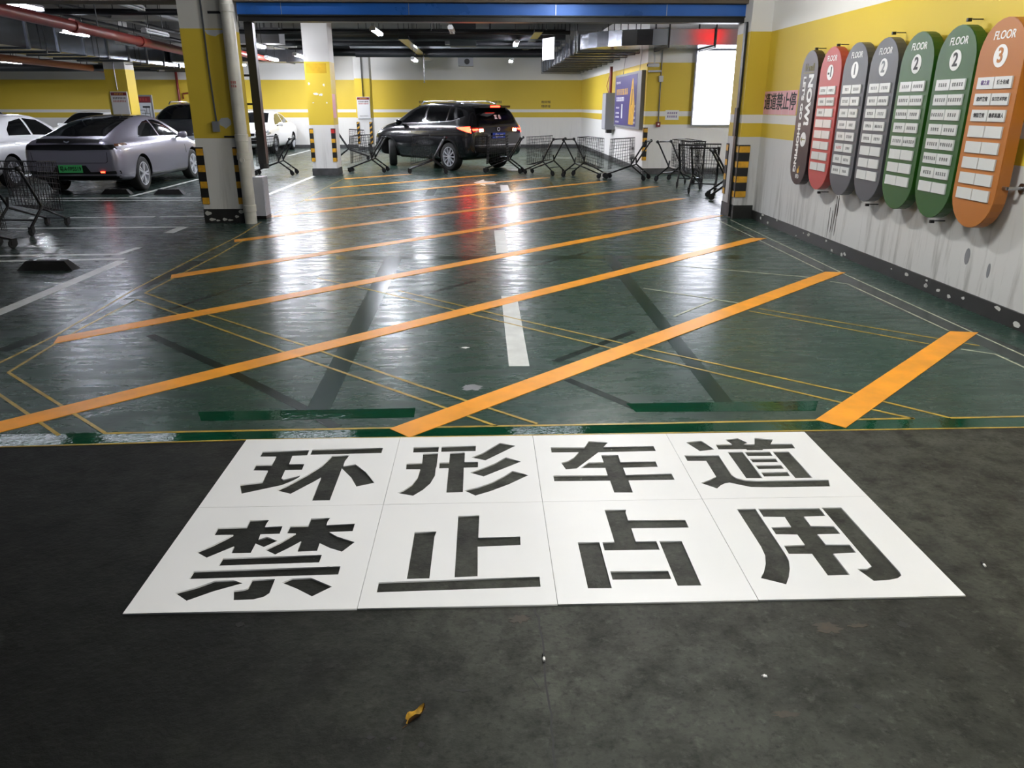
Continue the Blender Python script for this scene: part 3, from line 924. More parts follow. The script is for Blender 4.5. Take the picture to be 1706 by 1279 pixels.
    for k in range(1, 5):
        MB().box(-0.62 + 0.248 * k - .002, -0.62 + 0.248 * k + .002, -0.005, -0.004, 1.50, 1.82).build('sheet_fold', 'paper', n)
    text('通道禁止停', 0.235, 'ink', n, (0, -0.005, 1.665), bold=0.004, sx=1.02)
    # marks on the wall
    s = MB()
    rnd = random.Random(8)
    for i in range(7):
        y = 8.95 + rnd.uniform(-0.12, 0.12)
        z1 = rnd.uniform(0.45, 0.66)
        s.prism([(y, z1), (y + .008, z1), (y + .012, z1 - rnd.uniform(.2, .45)), (y - .004, z1 - .2)], 4.0975, 4.0995, 'x')
    o = s.build('drip_stain', 'rust')
    tag(o, 'brown drip stain on the wall below the red board', 'stain')
    for (y, z, w, h) in ((6.33, 0.42, 0.035, 0.07), (6.02, 0.36, 0.02, 0.06)):
        o = MB().prism([(y + w * math.cos(a), z + h * math.sin(a)) for a in [k * math.pi / 8 for k in range(16)]], 4.0975, 4.0995, 'x').build('wall_smudge', 'box_mid')
        tag(o, 'grey oval smudge low on the right wall' if w > .03 else 'narrow grey smudge low on the right wall', 'stain')


wall_signs()


# ------------------------------------------------------------------ stencil boards on the concrete
STROKES = {
    'huan': [[[-1.12,3.49],[-0.891,3.498],[-0.889,3.438],[-0.96,3.435],[-0.954,3.34],[-0.881,3.34],[-0.879,3.279],[-0.957,3.277],[-0.954,3.192],[-0.941,3.18],[-0.874,3.217],[-0.875,3.2],[-0.901,3.162],[-0.936,3.126],[-1.093,3.05],[-1.126,3.136],[-1.032,3.158],[-1.038,3.276],[-1.109,3.28],[-1.111,3.339],[-1.036,3.339],[-1.038,3.43],[-1.118,3.431]],[[-0.878,3.506],[-0.527,3.513],[-0.527,3.452],[-0.876,3.444]],[[-0.765,3.428],[-0.681,3.431],[-0.692,3.366],[-0.69,3.308],[-0.634,3.329],[-0.574,3.244],[-0.519,3.134],[-0.595,3.1],[-0.633,3.19],[-0.693,3.287],[-0.691,2.975],[-0.769,2.975],[-0.773,3.195],[-0.795,3.159],[-0.876,3.041],[-0.948,3.077],[-0.913,3.114],[-0.842,3.225],[-0.793,3.32],[-0.774,3.389]]],
    'xing': [[[-0.373,3.515],[-0.246,3.516],[-0.246,3.455],[-0.371,3.453]],[[-0.32,3.436],[-0.246,3.439],[-0.245,3.293],[-0.248,3.269],[-0.247,3.197],[-0.263,3.12],[-0.292,3.059],[-0.332,3.004],[-0.405,3.033],[-0.377,3.058],[-0.345,3.11],[-0.326,3.182],[-0.321,3.265],[-0.388,3.267],[-0.391,3.328],[-0.317,3.332]],[[-0.233,3.518],[-0.06,3.522],[-0.061,3.459],[-0.232,3.456]],[[-0.187,3.442],[-0.114,3.443],[-0.113,3.335],[-0.048,3.336],[-0.048,3.277],[-0.115,3.275],[-0.113,3.031],[-0.187,3.028],[-0.187,3.272],[-0.232,3.271],[-0.233,3.333],[-0.187,3.334]],[[0.062,3.554],[0.139,3.514],[-0.012,3.351],[-0.081,3.387],[-0.026,3.434]],[[0.088,3.383],[0.159,3.331],[-0.021,3.18],[-0.085,3.222],[-0.026,3.266],[0.031,3.315]],[[0.115,3.234],[0.187,3.186],[0.095,3.099],[0.011,3.036],[-0.057,2.996],[-0.108,3.047],[-0.046,3.074],[0.02,3.122],[0.072,3.177]]],
    'che': [[[0.317,3.49],[0.486,3.483],[0.519,3.558],[0.613,3.537],[0.583,3.484],[0.837,3.487],[0.837,3.428],[0.549,3.424],[0.42,3.247],[0.368,3.241],[0.353,3.311],[0.388,3.33],[0.421,3.369],[0.451,3.428],[0.316,3.429]],[[0.557,3.391],[0.641,3.388],[0.639,3.309],[0.81,3.311],[0.808,3.251],[0.642,3.248],[0.641,3.173],[0.857,3.178],[0.857,3.116],[0.644,3.117],[0.643,3.0],[0.56,3.003],[0.559,3.117],[0.303,3.121],[0.303,3.178],[0.556,3.173],[0.557,3.249],[0.439,3.251],[0.485,3.31],[0.558,3.311]]],
    'dao': [[[1.014,3.525],[1.096,3.545],[1.133,3.437],[1.056,3.419]],[[0.966,3.372],[1.135,3.367],[1.133,3.154],[1.146,3.123],[1.18,3.1],[1.232,3.092],[1.565,3.092],[1.544,3.027],[1.273,3.027],[1.185,3.033],[1.139,3.058],[1.101,3.08],[1.076,3.072],[1.052,3.053],[1.028,3.025],[0.97,3.08],[1.019,3.111],[1.057,3.141],[1.057,3.307],[0.966,3.31]],[[1.157,3.493],[1.241,3.493],[1.224,3.552],[1.294,3.569],[1.324,3.509],[1.3,3.492],[1.356,3.491],[1.382,3.569],[1.469,3.544],[1.438,3.491],[1.547,3.489],[1.543,3.436],[1.378,3.43],[1.371,3.42],[1.294,3.421],[1.294,3.433],[1.155,3.436]],[[1.191,3.404],[1.265,3.403],[1.267,3.118],[1.192,3.12]],[[1.276,3.402],[1.401,3.4],[1.399,3.352],[1.276,3.356]],[[1.276,3.323],[1.403,3.322],[1.4,3.282],[1.278,3.284]],[[1.279,3.251],[1.403,3.25],[1.402,3.211],[1.281,3.212]],[[1.281,3.176],[1.406,3.177],[1.403,3.134],[1.28,3.134]],[[1.416,3.4],[1.496,3.399],[1.499,3.113],[1.419,3.113]]],
    'jin': [[[-0.989,2.816],[-0.911,2.815],[-0.914,2.786],[-0.913,2.757],[-0.843,2.762],[-0.84,2.704],[-0.916,2.702],[-0.913,2.662],[-0.885,2.683],[-0.836,2.65],[-0.877,2.607],[-0.916,2.633],[-0.916,2.566],[-0.991,2.566],[-0.994,2.616],[-1.074,2.539],[-1.127,2.58],[-1.079,2.627],[-1.042,2.675],[-1.024,2.702],[-1.101,2.703],[-1.102,2.758],[-0.987,2.76]],[[-0.739,2.822],[-0.661,2.823],[-0.666,2.795],[-0.665,2.764],[-0.55,2.772],[-0.55,2.714],[-0.643,2.71],[-0.606,2.675],[-0.529,2.63],[-0.567,2.563],[-0.617,2.59],[-0.665,2.627],[-0.664,2.572],[-0.74,2.569],[-0.741,2.644],[-0.782,2.592],[-0.819,2.552],[-0.867,2.587],[-0.82,2.638],[-0.776,2.704],[-0.813,2.707],[-0.811,2.762],[-0.739,2.763]],[[-1.011,2.533],[-0.64,2.543],[-0.64,2.492],[-1.012,2.483]],[[-1.09,2.45],[-0.555,2.463],[-0.554,2.41],[-1.091,2.4]],[[-0.993,2.386],[-0.926,2.386],[-0.889,2.367],[-0.978,2.321],[-1.052,2.269],[-1.11,2.317],[-1.046,2.347]],[[-0.859,2.386],[-0.778,2.389],[-0.776,2.304],[-0.79,2.283],[-0.822,2.269],[-0.89,2.266],[-0.906,2.322],[-0.87,2.329],[-0.86,2.337]],[[-0.716,2.391],[-0.648,2.392],[-0.563,2.335],[-0.622,2.279],[-0.683,2.325],[-0.748,2.366]]],
    'zhi': [[[-0.299,2.697],[-0.211,2.699],[-0.217,2.658],[-0.218,2.374],[-0.3,2.373]],[[-0.127,2.82],[-0.039,2.822],[-0.042,2.645],[0.125,2.649],[0.124,2.586],[-0.044,2.58],[-0.043,2.381],[-0.127,2.377]],[[-0.399,2.356],[0.183,2.37],[0.183,2.308],[-0.399,2.295]]],
    'zhan': [[[0.494,2.85],[0.585,2.848],[0.579,2.825],[0.578,2.76],[0.816,2.755],[0.815,2.694],[0.58,2.696],[0.579,2.596],[0.661,2.595],[0.661,2.534],[0.447,2.537],[0.447,2.595],[0.495,2.597]],[[0.35,2.598],[0.435,2.596],[0.436,2.291],[0.351,2.293]],[[0.673,2.596],[0.761,2.593],[0.76,2.296],[0.674,2.297]],[[0.447,2.396],[0.661,2.391],[0.661,2.339],[0.447,2.342]]],
    'yong': [[[1.059,2.838],[1.138,2.837],[1.136,2.491],[1.133,2.444],[1.118,2.393],[1.092,2.336],[1.066,2.292],[0.988,2.334],[1.014,2.374],[1.038,2.425],[1.055,2.478],[1.061,2.541]],[[1.15,2.836],[1.413,2.832],[1.412,2.767],[1.319,2.765],[1.317,2.689],[1.411,2.684],[1.412,2.625],[1.318,2.624],[1.319,2.548],[1.413,2.544],[1.412,2.487],[1.321,2.483],[1.321,2.342],[1.239,2.341],[1.239,2.485],[1.15,2.488],[1.153,2.546],[1.237,2.548],[1.237,2.625],[1.152,2.63],[1.152,2.685],[1.235,2.685],[1.238,2.764],[1.15,2.769]],[[1.425,2.836],[1.509,2.835],[1.513,2.353],[1.508,2.332],[1.487,2.316],[1.451,2.306],[1.391,2.302],[1.366,2.379],[1.402,2.377],[1.427,2.393]]],
}



def stencils():
    XB = [-1.243, -0.453, 0.235, 0.935, 1.672]
    YB = [2.203, 2.930, 3.640]
    chars = [[('jin', 'near left corner stencil board, white, with the many-stroked character jin'), ('zhi', 'near row stencil board, second from left, white, with the character zhi'),
              ('zhan', 'near row stencil board, third from left, white, with the character zhan'), ('yong', 'near right corner stencil board, white, with the character yong')],
             [('huan', 'far left corner stencil board, white, touching the green band, character huan'), ('xing', 'far row stencil board, second from left, white, with the character xing'),
              ('che', 'far row stencil board, third from left, white, with the character che'), ('dao', 'far right corner stencil board, white, touching green band, character dao')]]
    g = 0.0009
    for r in range(2):
        for c in range(4):
            key, ch = chars[r][c]
            x0, x1, y0, y1 = XB[c] + g, XB[c + 1] - g, YB[r] + g, YB[r + 1] - g
            cu = bpy.data.curves.new('stencil_board', 'CURVE')
            cu.dimensions = '2D'
            cu.fill_mode = 'BOTH'
            cu.extrude = 0.003
            for poly in [[(x0, y0), (x1, y0), (x1, y1), (x0, y1)]] + STROKES[key]:
                sp = cu.splines.new('POLY')
                sp.points.add(len(poly) - 1)
                for p, q in zip(sp.points, poly):
                    p.co = (q[0], q[1], 0, 1)
                sp.use_cyclic_u = True
            t = bpy.data.objects.new('stencil_board', cu)
            COL.objects.link(t)
            me = bpy.data.meshes.new_from_object(t.evaluated_get(bpy.context.evaluated_depsgraph_get()))
            bpy.data.objects.remove(t)
            bpy.data.curves.remove(cu)
            me.materials.clear()
            o = link_mesh('stencil_board', me, 'stencil', None, loc=(0, 0, 0.0035))
            tag(o, ch, 'stencil', 'white stencil boards laid out on the driveway')


stencils()


def litter():
    rnd = random.Random(4)
    # crack in the concrete
    pts = [(0.152, 2.210), (0.155, 2.164), (0.166, 2.144), (0.164, 2.090), (0.170, 2.027), (0.170, 1.972), (0.166, 1.903), (0.164, 1.825), (0.167, 1.776), (0.169, 1.728), (0.172, 1.705), (0.166, 1.650), (0.169, 1.608), (0.164, 1.577), (0.166, 1.520), (0.162, 1.426)]
    o = MB().strip(pts, 0.006, 0, 0.0008).build('floor_crack', 'grime')
    tag(o, 'thin crack running through the concrete below the stencil boards', 'crack')
    for pts, lb in (([(0.120, 1.865), (0.142, 1.816)], 'short dark scratch left of the concrete crack'),):
        o = MB().strip(pts, 0.003, 0, 0.0008).build('floor_scratch', 'grime')
        tag(o, lb, 'crack')

    def blob(px, py, w, h, m, label, n=26):
        poly = [(px + w * math.cos(a) * rnd.uniform(.55, 1.2), py + h * math.sin(a) * rnd.uniform(.55, 1.2)) for a in [k * 2 * math.pi / n for k in range(n)]]
        o = MB().prism(poly, 0, 0.0008).build('floor_stain', m)
        tag(o, label, 'stain')
    S = [((-0.829, 2.140), .018, .014, 'grime', 'black stain just below the left stencil board'), ((0.099, 2.137), .035, .025, 'rust', 'brownish patch of concrete left of the crack'),
         ((1.115, 2.057), .05, .03, 'rust', 'larger rust brown stain below the near right stencil board'), ((1.223, 2.063), .035, .012, 'rust', 'thin rust brown stain beside a larger one'),
         ((1.371, 2.064), .02, .018, 'grime', 'dark speckled stain right of the rust stains'), ((1.054, 1.707), .012, .01, 'grime', 'small black spot at lower right'),
         ((0.837, 1.682), .04, .014, 'rust', 'faint brown stain left of a small black spot'), ((-0.330, 1.640), .012, .008, 'grime', 'leftmost black spot near the dry leaf'),
         ((-0.267, 1.633), .01, .007, 'grime', 'middle black spot near the dry leaf'), ((-0.190, 1.610), .012, .011, 'grime', 'roundest black spot below the dry leaf'),
         ((-0.275, 1.600), .008, .006, 'grime', 'lowest small black spot near the dry leaf'), ((-0.084, 1.809), .03, .006, 'grime', 'thin dark smear above right of the dry leaf'),
         ((2.091, 3.229), .02, .012, 'grime', 'faint dark stain right of the stencil boards')]
    for p, w, h, m, lb in S:
        blob(p[0], p[1], w, h, m, lb)
    # worn flakes on the green floor
    for p, w, h, lb in (((-1.225, 3.723), .03, .018, 'white paint flake on the green band left of second stripe'), ((0.116, 3.772), .05, .012, 'white paint flake on the green band right of second stripe'),
                        ((0.872, 3.770), .016, .01, 'tiny white paint flake on green band before right crossbar'), ((-0.153, 5.215), .03, .02, 'pale flaked spot left of the white dash'),
                        ((-0.641, 5.189), .10, .02, 'grey worn patch far left of the white dash'), ((-0.097, 4.395), .07, .06, 'grey worn patch beside the second stripe')):
        blob(p[0], p[1], w, h, 'paper' if 'white' in lb else 'box_mid', lb)
    # dry leaf: two curled halves and a stalk
    lx, ly = (-0.211, 1.703)
    t = thing('dry_leaf', 'curled dry yellow leaf lying on the dark concrete', 'leaf', (lx, ly, 0), 52)
    for s, m in ((1, 'leaf'), (-1, 'leaf_dark')):
        vs, fs = [], []
        n = 9
        for i in range(n):
            u = i / (n - 1)
            x = -0.035 + 0.07 * u
            w = 0.016 * math.sin(math.pi * min(1, u * 0.95 + 0.05)) ** 0.6
            for j in range(5):
                v = j / 4
                vs.append((x + 0.004 * math.sin(9 * v + s), s * w * v * 0.8, 0.004 + 0.016 * v * v * (1.2 + 0.5 * math.sin(7 * u)) + 0.006 * abs(u - 0.5)))
        for i in range(n - 1):
            for j in range(4):
                a = i * 5 + j
                q = (a, a + 5, a + 6, a + 1)
                fs.append(q if s > 0 else q[::-1])
        b = MB().add(vs, fs)
        b.build('leaf_half', m, t, True)
    MB().tube([(-0.034, 0, 0.006), (-0.05, 0.004, 0.003)], 0.0012, 5).build('stalk', 'leaf_dark', t)
    # cigarette ends and crumbs
    for (p, a, lb) in (((0.167, 1.936), 88, 'white tipped cigarette end in the concrete crack'), ((1.856, 2.393), 80, 'dark cigarette end right of the stencil boards')):
        t = thing('cigarette_end', lb, 'litter', (p[0], p[1], 0.0045), a)
        MB().tube([(-0.012, 0, 0), (0.002, 0, 0)], 0.0042, 8).build('filter', 'paper', t)
        MB().tube([(0.002, 0, 0), (0.018, 0.001, 0)], 0.004, 8).build('burnt_end', 'grime', t)
    p = (0.829, 1.835)
    o = MB().box(p[0] - .006, p[0] + .006, p[1] - .004, p[1] + .004, 0, .004).prism([(p[0] - .01, p[1] + .003), (p[0] + .002, p[1] + .009), (p[0] + .004, p[1] + .002)], 0, .003).build('paper_scrap', 'paper')
    tag(o, 'tiny white paper scrap on lower right concrete', 'litter')
    # rubber wheel stops
    for (x, y, L, lb) in ((-4.62, 8.16, 0.58, 'black rubber wheel stop at the left edge in front of bay lines'), (-6.17, 15.55, 0.58, 'black rubber wheel stop right of the silver car'),
                          (-7.22, 15.62, 0.58, 'black rubber wheel stop under the tail of silver car')):
        t = thing('wheel_stop', lb, 'wheel stop', (x, y, 0), 0, 'rubber wheel stops')
        d, h, k = 0.08, 0.095, 0.09
        b = MB().add([(-L / 2, -d, 0), (L / 2, -d, 0), (L / 2, d, 0), (-L / 2, d, 0), (-L / 2 + k, -d * .55, h), (L / 2 - k, -d * .55, h), (L / 2 - k, d * .55, h), (-L / 2 + k, d * .55, h)],
                     [(3, 2, 1, 0), (4, 5, 6, 7), (0, 1, 5, 4), (1, 2, 6, 5), (2, 3, 7, 6), (3, 0, 4, 7)])
        b.build('rubber_block', 'rubber', t)
        for s in (-1, 1):
            MB().lathe([(0, 0), (0.016, 0), (0.016, 0.006), (0, 0.006)], 10, (s * 0.12, 0, h)).build('bolt', 'steel', t)


litter()


# ------------------------------------------------------------------ shopping trolleys
def make_cart():
    t = thing('shopping_trolley', 'x', 'shopping trolley', (0, 0, 0))
    R = 0.0036
    # basket corners: rear top, front top, front bottom, rear bottom (half)
    rt, ft, fb, rb = (-0.04, .255, .93), (0.42, .215, .90), (0.47, .155, .22), (-0.07, .19, .36)

    def lerp(a, b, k):
        return tuple(a[i] + (b[i] - a[i]) * k for i in range(3))

    def mir(p):
        return (p[0], -p[1], p[2])
    b = MB()
    nx, nz = 9, 9
    for s in (lambda p: p, mir):
        for i in range(nx + 1):
            k = i / nx
            b.tube([s(lerp(rt, ft, k)), s(lerp(rb, fb, k))], R, 4)
        for j in range(1, nz + 1):
            k = j / nz
            b.tube([s(lerp(rt, rb, k)), s(lerp(ft, fb, k))], R, 4)
    for a, c in ((ft, fb), (rt, rb)):
        for j in range(1, nz + 1):
            p = lerp(a, c, j / nz)
            b.tube([p, mir(p)], R, 4)
        for i in range(1, 8):
            k = i / 8
            p, q = lerp(a, mir(a), k), lerp(c, mir(c), k)
            b.tube([p, q], R, 4)
    for i in range(1, 8):
        k = i / 8
        b.tube([lerp(rb, mir(rb), k), lerp(fb, mir(fb), k)], R, 4)
    for i in range(1, nx):
        p = lerp(rb, fb, i / nx)
        b.tube([p, mir(p)], R, 4)
    b.build('basket', 'black_metal', t)
    MB().tube([rt, ft, mir(ft), mir(rt), rt], 0.0075, 6).build('basket_rim', 'black_metal', t)
    for s in (1, -1):
        MB().tube([(-0.42, .25 * s, .10), (-0.11, .24 * s, .33), (-0.115, .24 * s, .37), (-0.38, .255 * s, .80), (-0.42, .255 * s, .85)], 0.019, 6).build('side_frame', 'black_metal', t, True)
        MB().tube([(-0.11, .235 * s, .33), (0.50, .15 * s, .11)], 0.016, 6).build('chassis_bar', 'black_metal', t, True)
        MB().tube([(-0.11, .24 * s, .32), (-0.10, .22 * s, .47)], 0.018, 6).build('corner_bumper', 'black_plastic', t)
        g = MB()
        g.lathe([(0, -.03), (0.030, -.026), (0.036, 0), (0.030, .026), (0, .03)], 10, (-0.43, .255 * s, .865), 'y')
        g.build('handle_end', 'black_plastic', t, True)
        for (x, y) in ((-0.42, .25 * s), (0.50, .15 * s)):
            w = MB().lathe([(0, -.014), (0.045, -.014), (0.052, -.008), (0.052, .008), (0.045, .014), (0, .014)], 14, (x, y, 0.052), 'y').build('wheel', 'rubber', t, True, sharp=35)
            MB().box(x - 0.02, x + 0.05, y - 0.024, y - 0.018, 0.04, 0.12).box(x - 0.02, x + 0.05, y + 0.018, y + 0.024, 0.04, 0.12).box(x - 0.02, x + 0.05, y - 0.024, y + 0.024, 0.112, 0.12).build('caster_fork', 'black_metal', w)
    MB().tube([(-0.43, -.255, .865), (-0.43, .255, .865)], 0.016, 8).build('handle', 'black_plastic', t, True)
    MB().tube([(-0.30, -.248, .19), (-0.30, .248, .19)], 0.010, 6).build('cross_bar', 'black_metal', t)
    MB().tube([(0.50, -.15, .115), (0.50, .15, .115)], 0.012, 6).build('nose_bar', 'galv_dull', t)
    f = MB()
    for i in range(9):
        k = i / 8
        y = -.2 + .4 * k
        f.tube([(-0.06, y, .45), (-0.03, y * 1.1, .72)], R, 4)
    f.tube([(-0.05, -.2, .55), (-0.05, .2, .55)], R, 4)
    f.build('child_seat_flap', 'black_metal', t)
    return t


def carts():
    proto = make_cart()
    G = 'black wire shopping trolleys left about the hall'
    spots = [
        (-5.20, 20.05, 180, 'black trolley between the white drain pipe and the yellow column'),
        (-4.25, 25.75, 8, 'black trolley standing behind the yellow column facing right'),
        (-3.00, 20.85, 176, 'black trolley right of the yellow column facing left'),
        (-1.42, 20.45, 184, 'black trolley in front of the black car\'s rear wheel'),
        (0.54, 20.48, 170, 'leftmost trolley of the row, touching the black car\'s tail'),
        (1.52, 19.86, 140, 'second trolley of the row from the black car'),
        (2.40, 19.10, -36, 'third trolley of the row from the black car'),
        (3.40, 18.48, 155, 'fourth trolley of the row, below the electric box'),
        (4.40, 17.78, -48, 'fifth trolley of the row, at the foot of the wall corner'),
        (4.42, 16.72, 72, 'farther of two trolleys pushed together left of gate pier'),
        (4.40, 15.55, 68, 'nearer of two trolleys pushed together left of gate pier'),
        (4.60, 14.35, -8, 'rightmost trolley half hidden by the gate pier'),
        (-6.22, 10.85, 84, 'trolley at the left edge below the silver car'),
        (-6.10, 9.10, 60, 'trolley cut off by left edge, only a wheel showing'),
    ]
    for i, (x, y, a, lb) in enumerate(spots):
        o = proto if i == 0 else copy_tree(proto)
        o.location = (x, y, 0)
        o.rotation_euler = (0, 0, RAD(a))
        tag(o, lb, 'shopping trolley', G)


carts()


# ------------------------------------------------------------------ cars
# stations: x, z_bottom, half width, z_belt, half width at belt, z_top, half width of roof
SEDAN = [(-2.44, .42, .70, .84, .66, .90, .52), (-2.42, .36, .80, .90, .74, .965, .60), (-2.36, .30, .86, .94, .78, 1.03, .66), (-2.2, .26, .915, .965, .81, 1.05, .64),
         (-1.9, .23, .935, .98, .82, 1.13, .62), (-1.5, .20, .945, .985, .83, 1.245, .60), (-1.0, .18, .945, .98, .84, 1.37, .585), (-.5, .18, .94, .975, .845, 1.44, .575),
         (0, .18, .935, .965, .845, 1.46, .57), (.4, .18, .935, .955, .84, 1.43, .57), (.8, .18, .935, .945, .835, 1.32, .60), (1.2, .18, .94, .93, .83, 1.13, .66),
         (1.45, .19, .94, .91, .82, 1.0, .70), (1.8, .2, .935, .86, .80, .92, .70), (2.1, .22, .90, .79, .78, .84, .68), (2.3, .25, .84, .70, .72, .75, .62),
         (2.42, .32, .72, .62, .62, .66, .5), (2.46, .38, .6, .56, .5, .59, .4)]
SUV = [(-2.32, .48, .76, .94, .70, 1.02, .60), (-2.29, .42, .86, 1.05, .80, 1.15, .66), (-2.22, .37, .91, 1.14, .84, 1.33, .67), (-2.10, .33, .935, 1.18, .855, 1.53, .66),
       (-1.95, .30, .945, 1.19, .86, 1.635, .65), (-1.75, .27, .95, 1.19, .865, 1.67, .64), (-1.4, .25, .95, 1.18, .865, 1.70, .63), (-.8, .24, .95, 1.165, .865, 1.725, .62),
       (-.2, .24, .95, 1.15, .865, 1.725, .615), (.3, .24, .95, 1.14, .865, 1.675, .62), (.65, .24, .95, 1.13, .865, 1.57, .635), (1.0, .24, .95, 1.12, .86, 1.37, .68),
       (1.25, .25, .95, 1.11, .855, 1.22, .72), (1.65, .27, .945, 1.06, .835, 1.15, .72), (2.0, .30, .905, .98, .79, 1.06, .68), (2.2, .34, .845, .88, .73, .95, .62), (2.31, .42, .74, .78, .62, .84, .5)]
SALOON = [(-2.32, .42, .70, .86, .64, .92, .5), (-2.27, .35, .82, .94, .72, 1.0, .6), (-2.1, .28, .87, .97, .76, 1.06, .64), (-1.75, .25, .885, .975, .78, 1.09, .63),
          (-1.45, .22, .89, .975, .79, 1.18, .61), (-1.0, .2, .895, .97, .80, 1.38, .57), (-.5, .2, .895, .96, .80, 1.455, .56), (0, .2, .895, .955, .80, 1.47, .56),
          (.4, .2, .895, .945, .80, 1.44, .565), (.8, .2, .895, .935, .795, 1.29, .59), (1.15, .2, .895, .925, .79, 1.09, .66), (1.45, .21, .89, .905, .78, .98, .69),
          (1.9, .23, .875, .86, .76, .92, .67), (2.15, .26, .83, .78, .71, .84, .6), (2.27, .32, .74, .70, .62, .75, .5), (2.31, .4, .62, .62, .5, .66, .4)]


def car_body(st, axles, wheel_r, m, parent, track):
    rows = []
    for i in range(len(st) - 1):
        k = 2
        for j in range(k):
            a = j / k
            rows.append([st[i][c] * (1 - a) + st[i + 1][c] * a for c in range(7)])
    rows.append(list(st[-1]))
    vs, fs = [], []
    H = None
    for (x, zb, w, zl, wl, zt, wt) in rows:
        zm = zb + 0.5 * (zl - zb)
        dh = zt - zl
        half = [(0, zb), (w * .6, zb), (w * .92, zb + .02), (w * .985, zb + .11), (w, zm), (w * .995, zb + .8 * (zl - zb)), (wl + (w - wl) * .35, zl - .012), (wl, zl),
                (wl + (wt - wl) * .42, zl + dh * .48), (wt + (wl - wt) * .10, zl + dh * .88), (wt * .86, zt - dh * .045), (wt * .5, zt - dh * .012), (0, zt)]
        if H is None:
            H = len(half)
        ring = [(x, y, z) for y, z in half] + [(x, -y, z) for y, z in half[-2:0:-1]]
        vs += ring
    n = 2 * H - 2
    R = len(rows)
    for i in range(R - 1):
        for j in range(n):
            k = (j + 1) % n
            fs.append((i * n + j, (i + 1) * n + j, (i + 1) * n + k, i * n + k))
    fs.append(tuple(range(n)))
    fs.append(tuple(range(R * n - 1, (R - 1) * n - 1, -1)))
    me = bpy.data.meshes.new('body')
    me.from_pydata(vs, [], fs)
    bm = bmesh.new()
    bm.from_mesh(me)
    bmesh.ops.recalc_face_normals(bm, faces=bm.faces)
    bm.to_mesh(me)
    bm.free()
    me.materials.append(M[m])
    o = bpy.data.objects.new('body', me)
    COL.objects.link(o)
    s = o.modifiers.new('s', 'SUBSURF')
    s.levels = 1
    s.render_levels = 1
    cb = MB()
    for ax in axles:
        for sd in (-1, 1):
            r = wheel_r + 0.055
            prof = [(0, 0), (r, 0), (r, 0.36), (0, 0.36)]
            vs2, fs2 = [], []
            N = 28
            y0, y1 = (track - 0.2) * sd, (track + 0.4) * sd
            for yy in (y0, y1):
                for j in range(N):
                    t = 2 * math.pi * j / N
                    vs2.append((ax + r * math.cos(t), yy, wheel_r + r * math.sin(t)))
            for j in range(N):
                k = (j + 1) % N
                fs2.append((j, k, N + k, N + j))
            fs2.append(tuple(range(N)))
            fs2.append(tuple(range(2 * N - 1, N - 1, -1)))
            cb.add(vs2, fs2)
    cm = bpy.data.meshes.new('cut')
    cm.from_pydata(cb.v, [], cb.f)
    bm = bmesh.new()
    bm.from_mesh(cm)
    bmesh.ops.recalc_face_normals(bm, faces=bm.faces)
    bm.to_mesh(cm)
    bm.free()
    cm.materials.append(M['car_under'])
    co = bpy.data.objects.new('cut', cm)
    COL.objects.link(co)
    dg = bpy.context.evaluated_depsgraph_get()
    smooth = bpy.data.meshes.new_from_object(o.evaluated_get(dg))
    bvh = BVHTree.FromPolygons([v.co.copy() for v in smooth.vertices], [tuple(p.vertices) for p in smooth.polygons])
    bo = o.modifiers.new('b', 'BOOLEAN')
    bo.object = co
    bo.operation = 'DIFFERENCE'
    bo.solver = 'EXACT'
    try:
        bo.material_mode = 'TRANSFER'
    except Exception:
        pass
    dg.update()
    dg = bpy.context.evaluated_depsgraph_get()
    out = bpy.data.meshes.new_from_object(o.evaluated_get(dg))
    bpy.data.objects.remove(o)
    bpy.data.objects.remove(co)
    out.polygons.foreach_set('use_smooth', [True] * len(out.polygons))
    out.set_sharp_from_angle(angle=RAD(38))
    b = bpy.data.objects.new('body', out)
    COL.objects.link(b)
    b.parent = parent
    return b, bvh


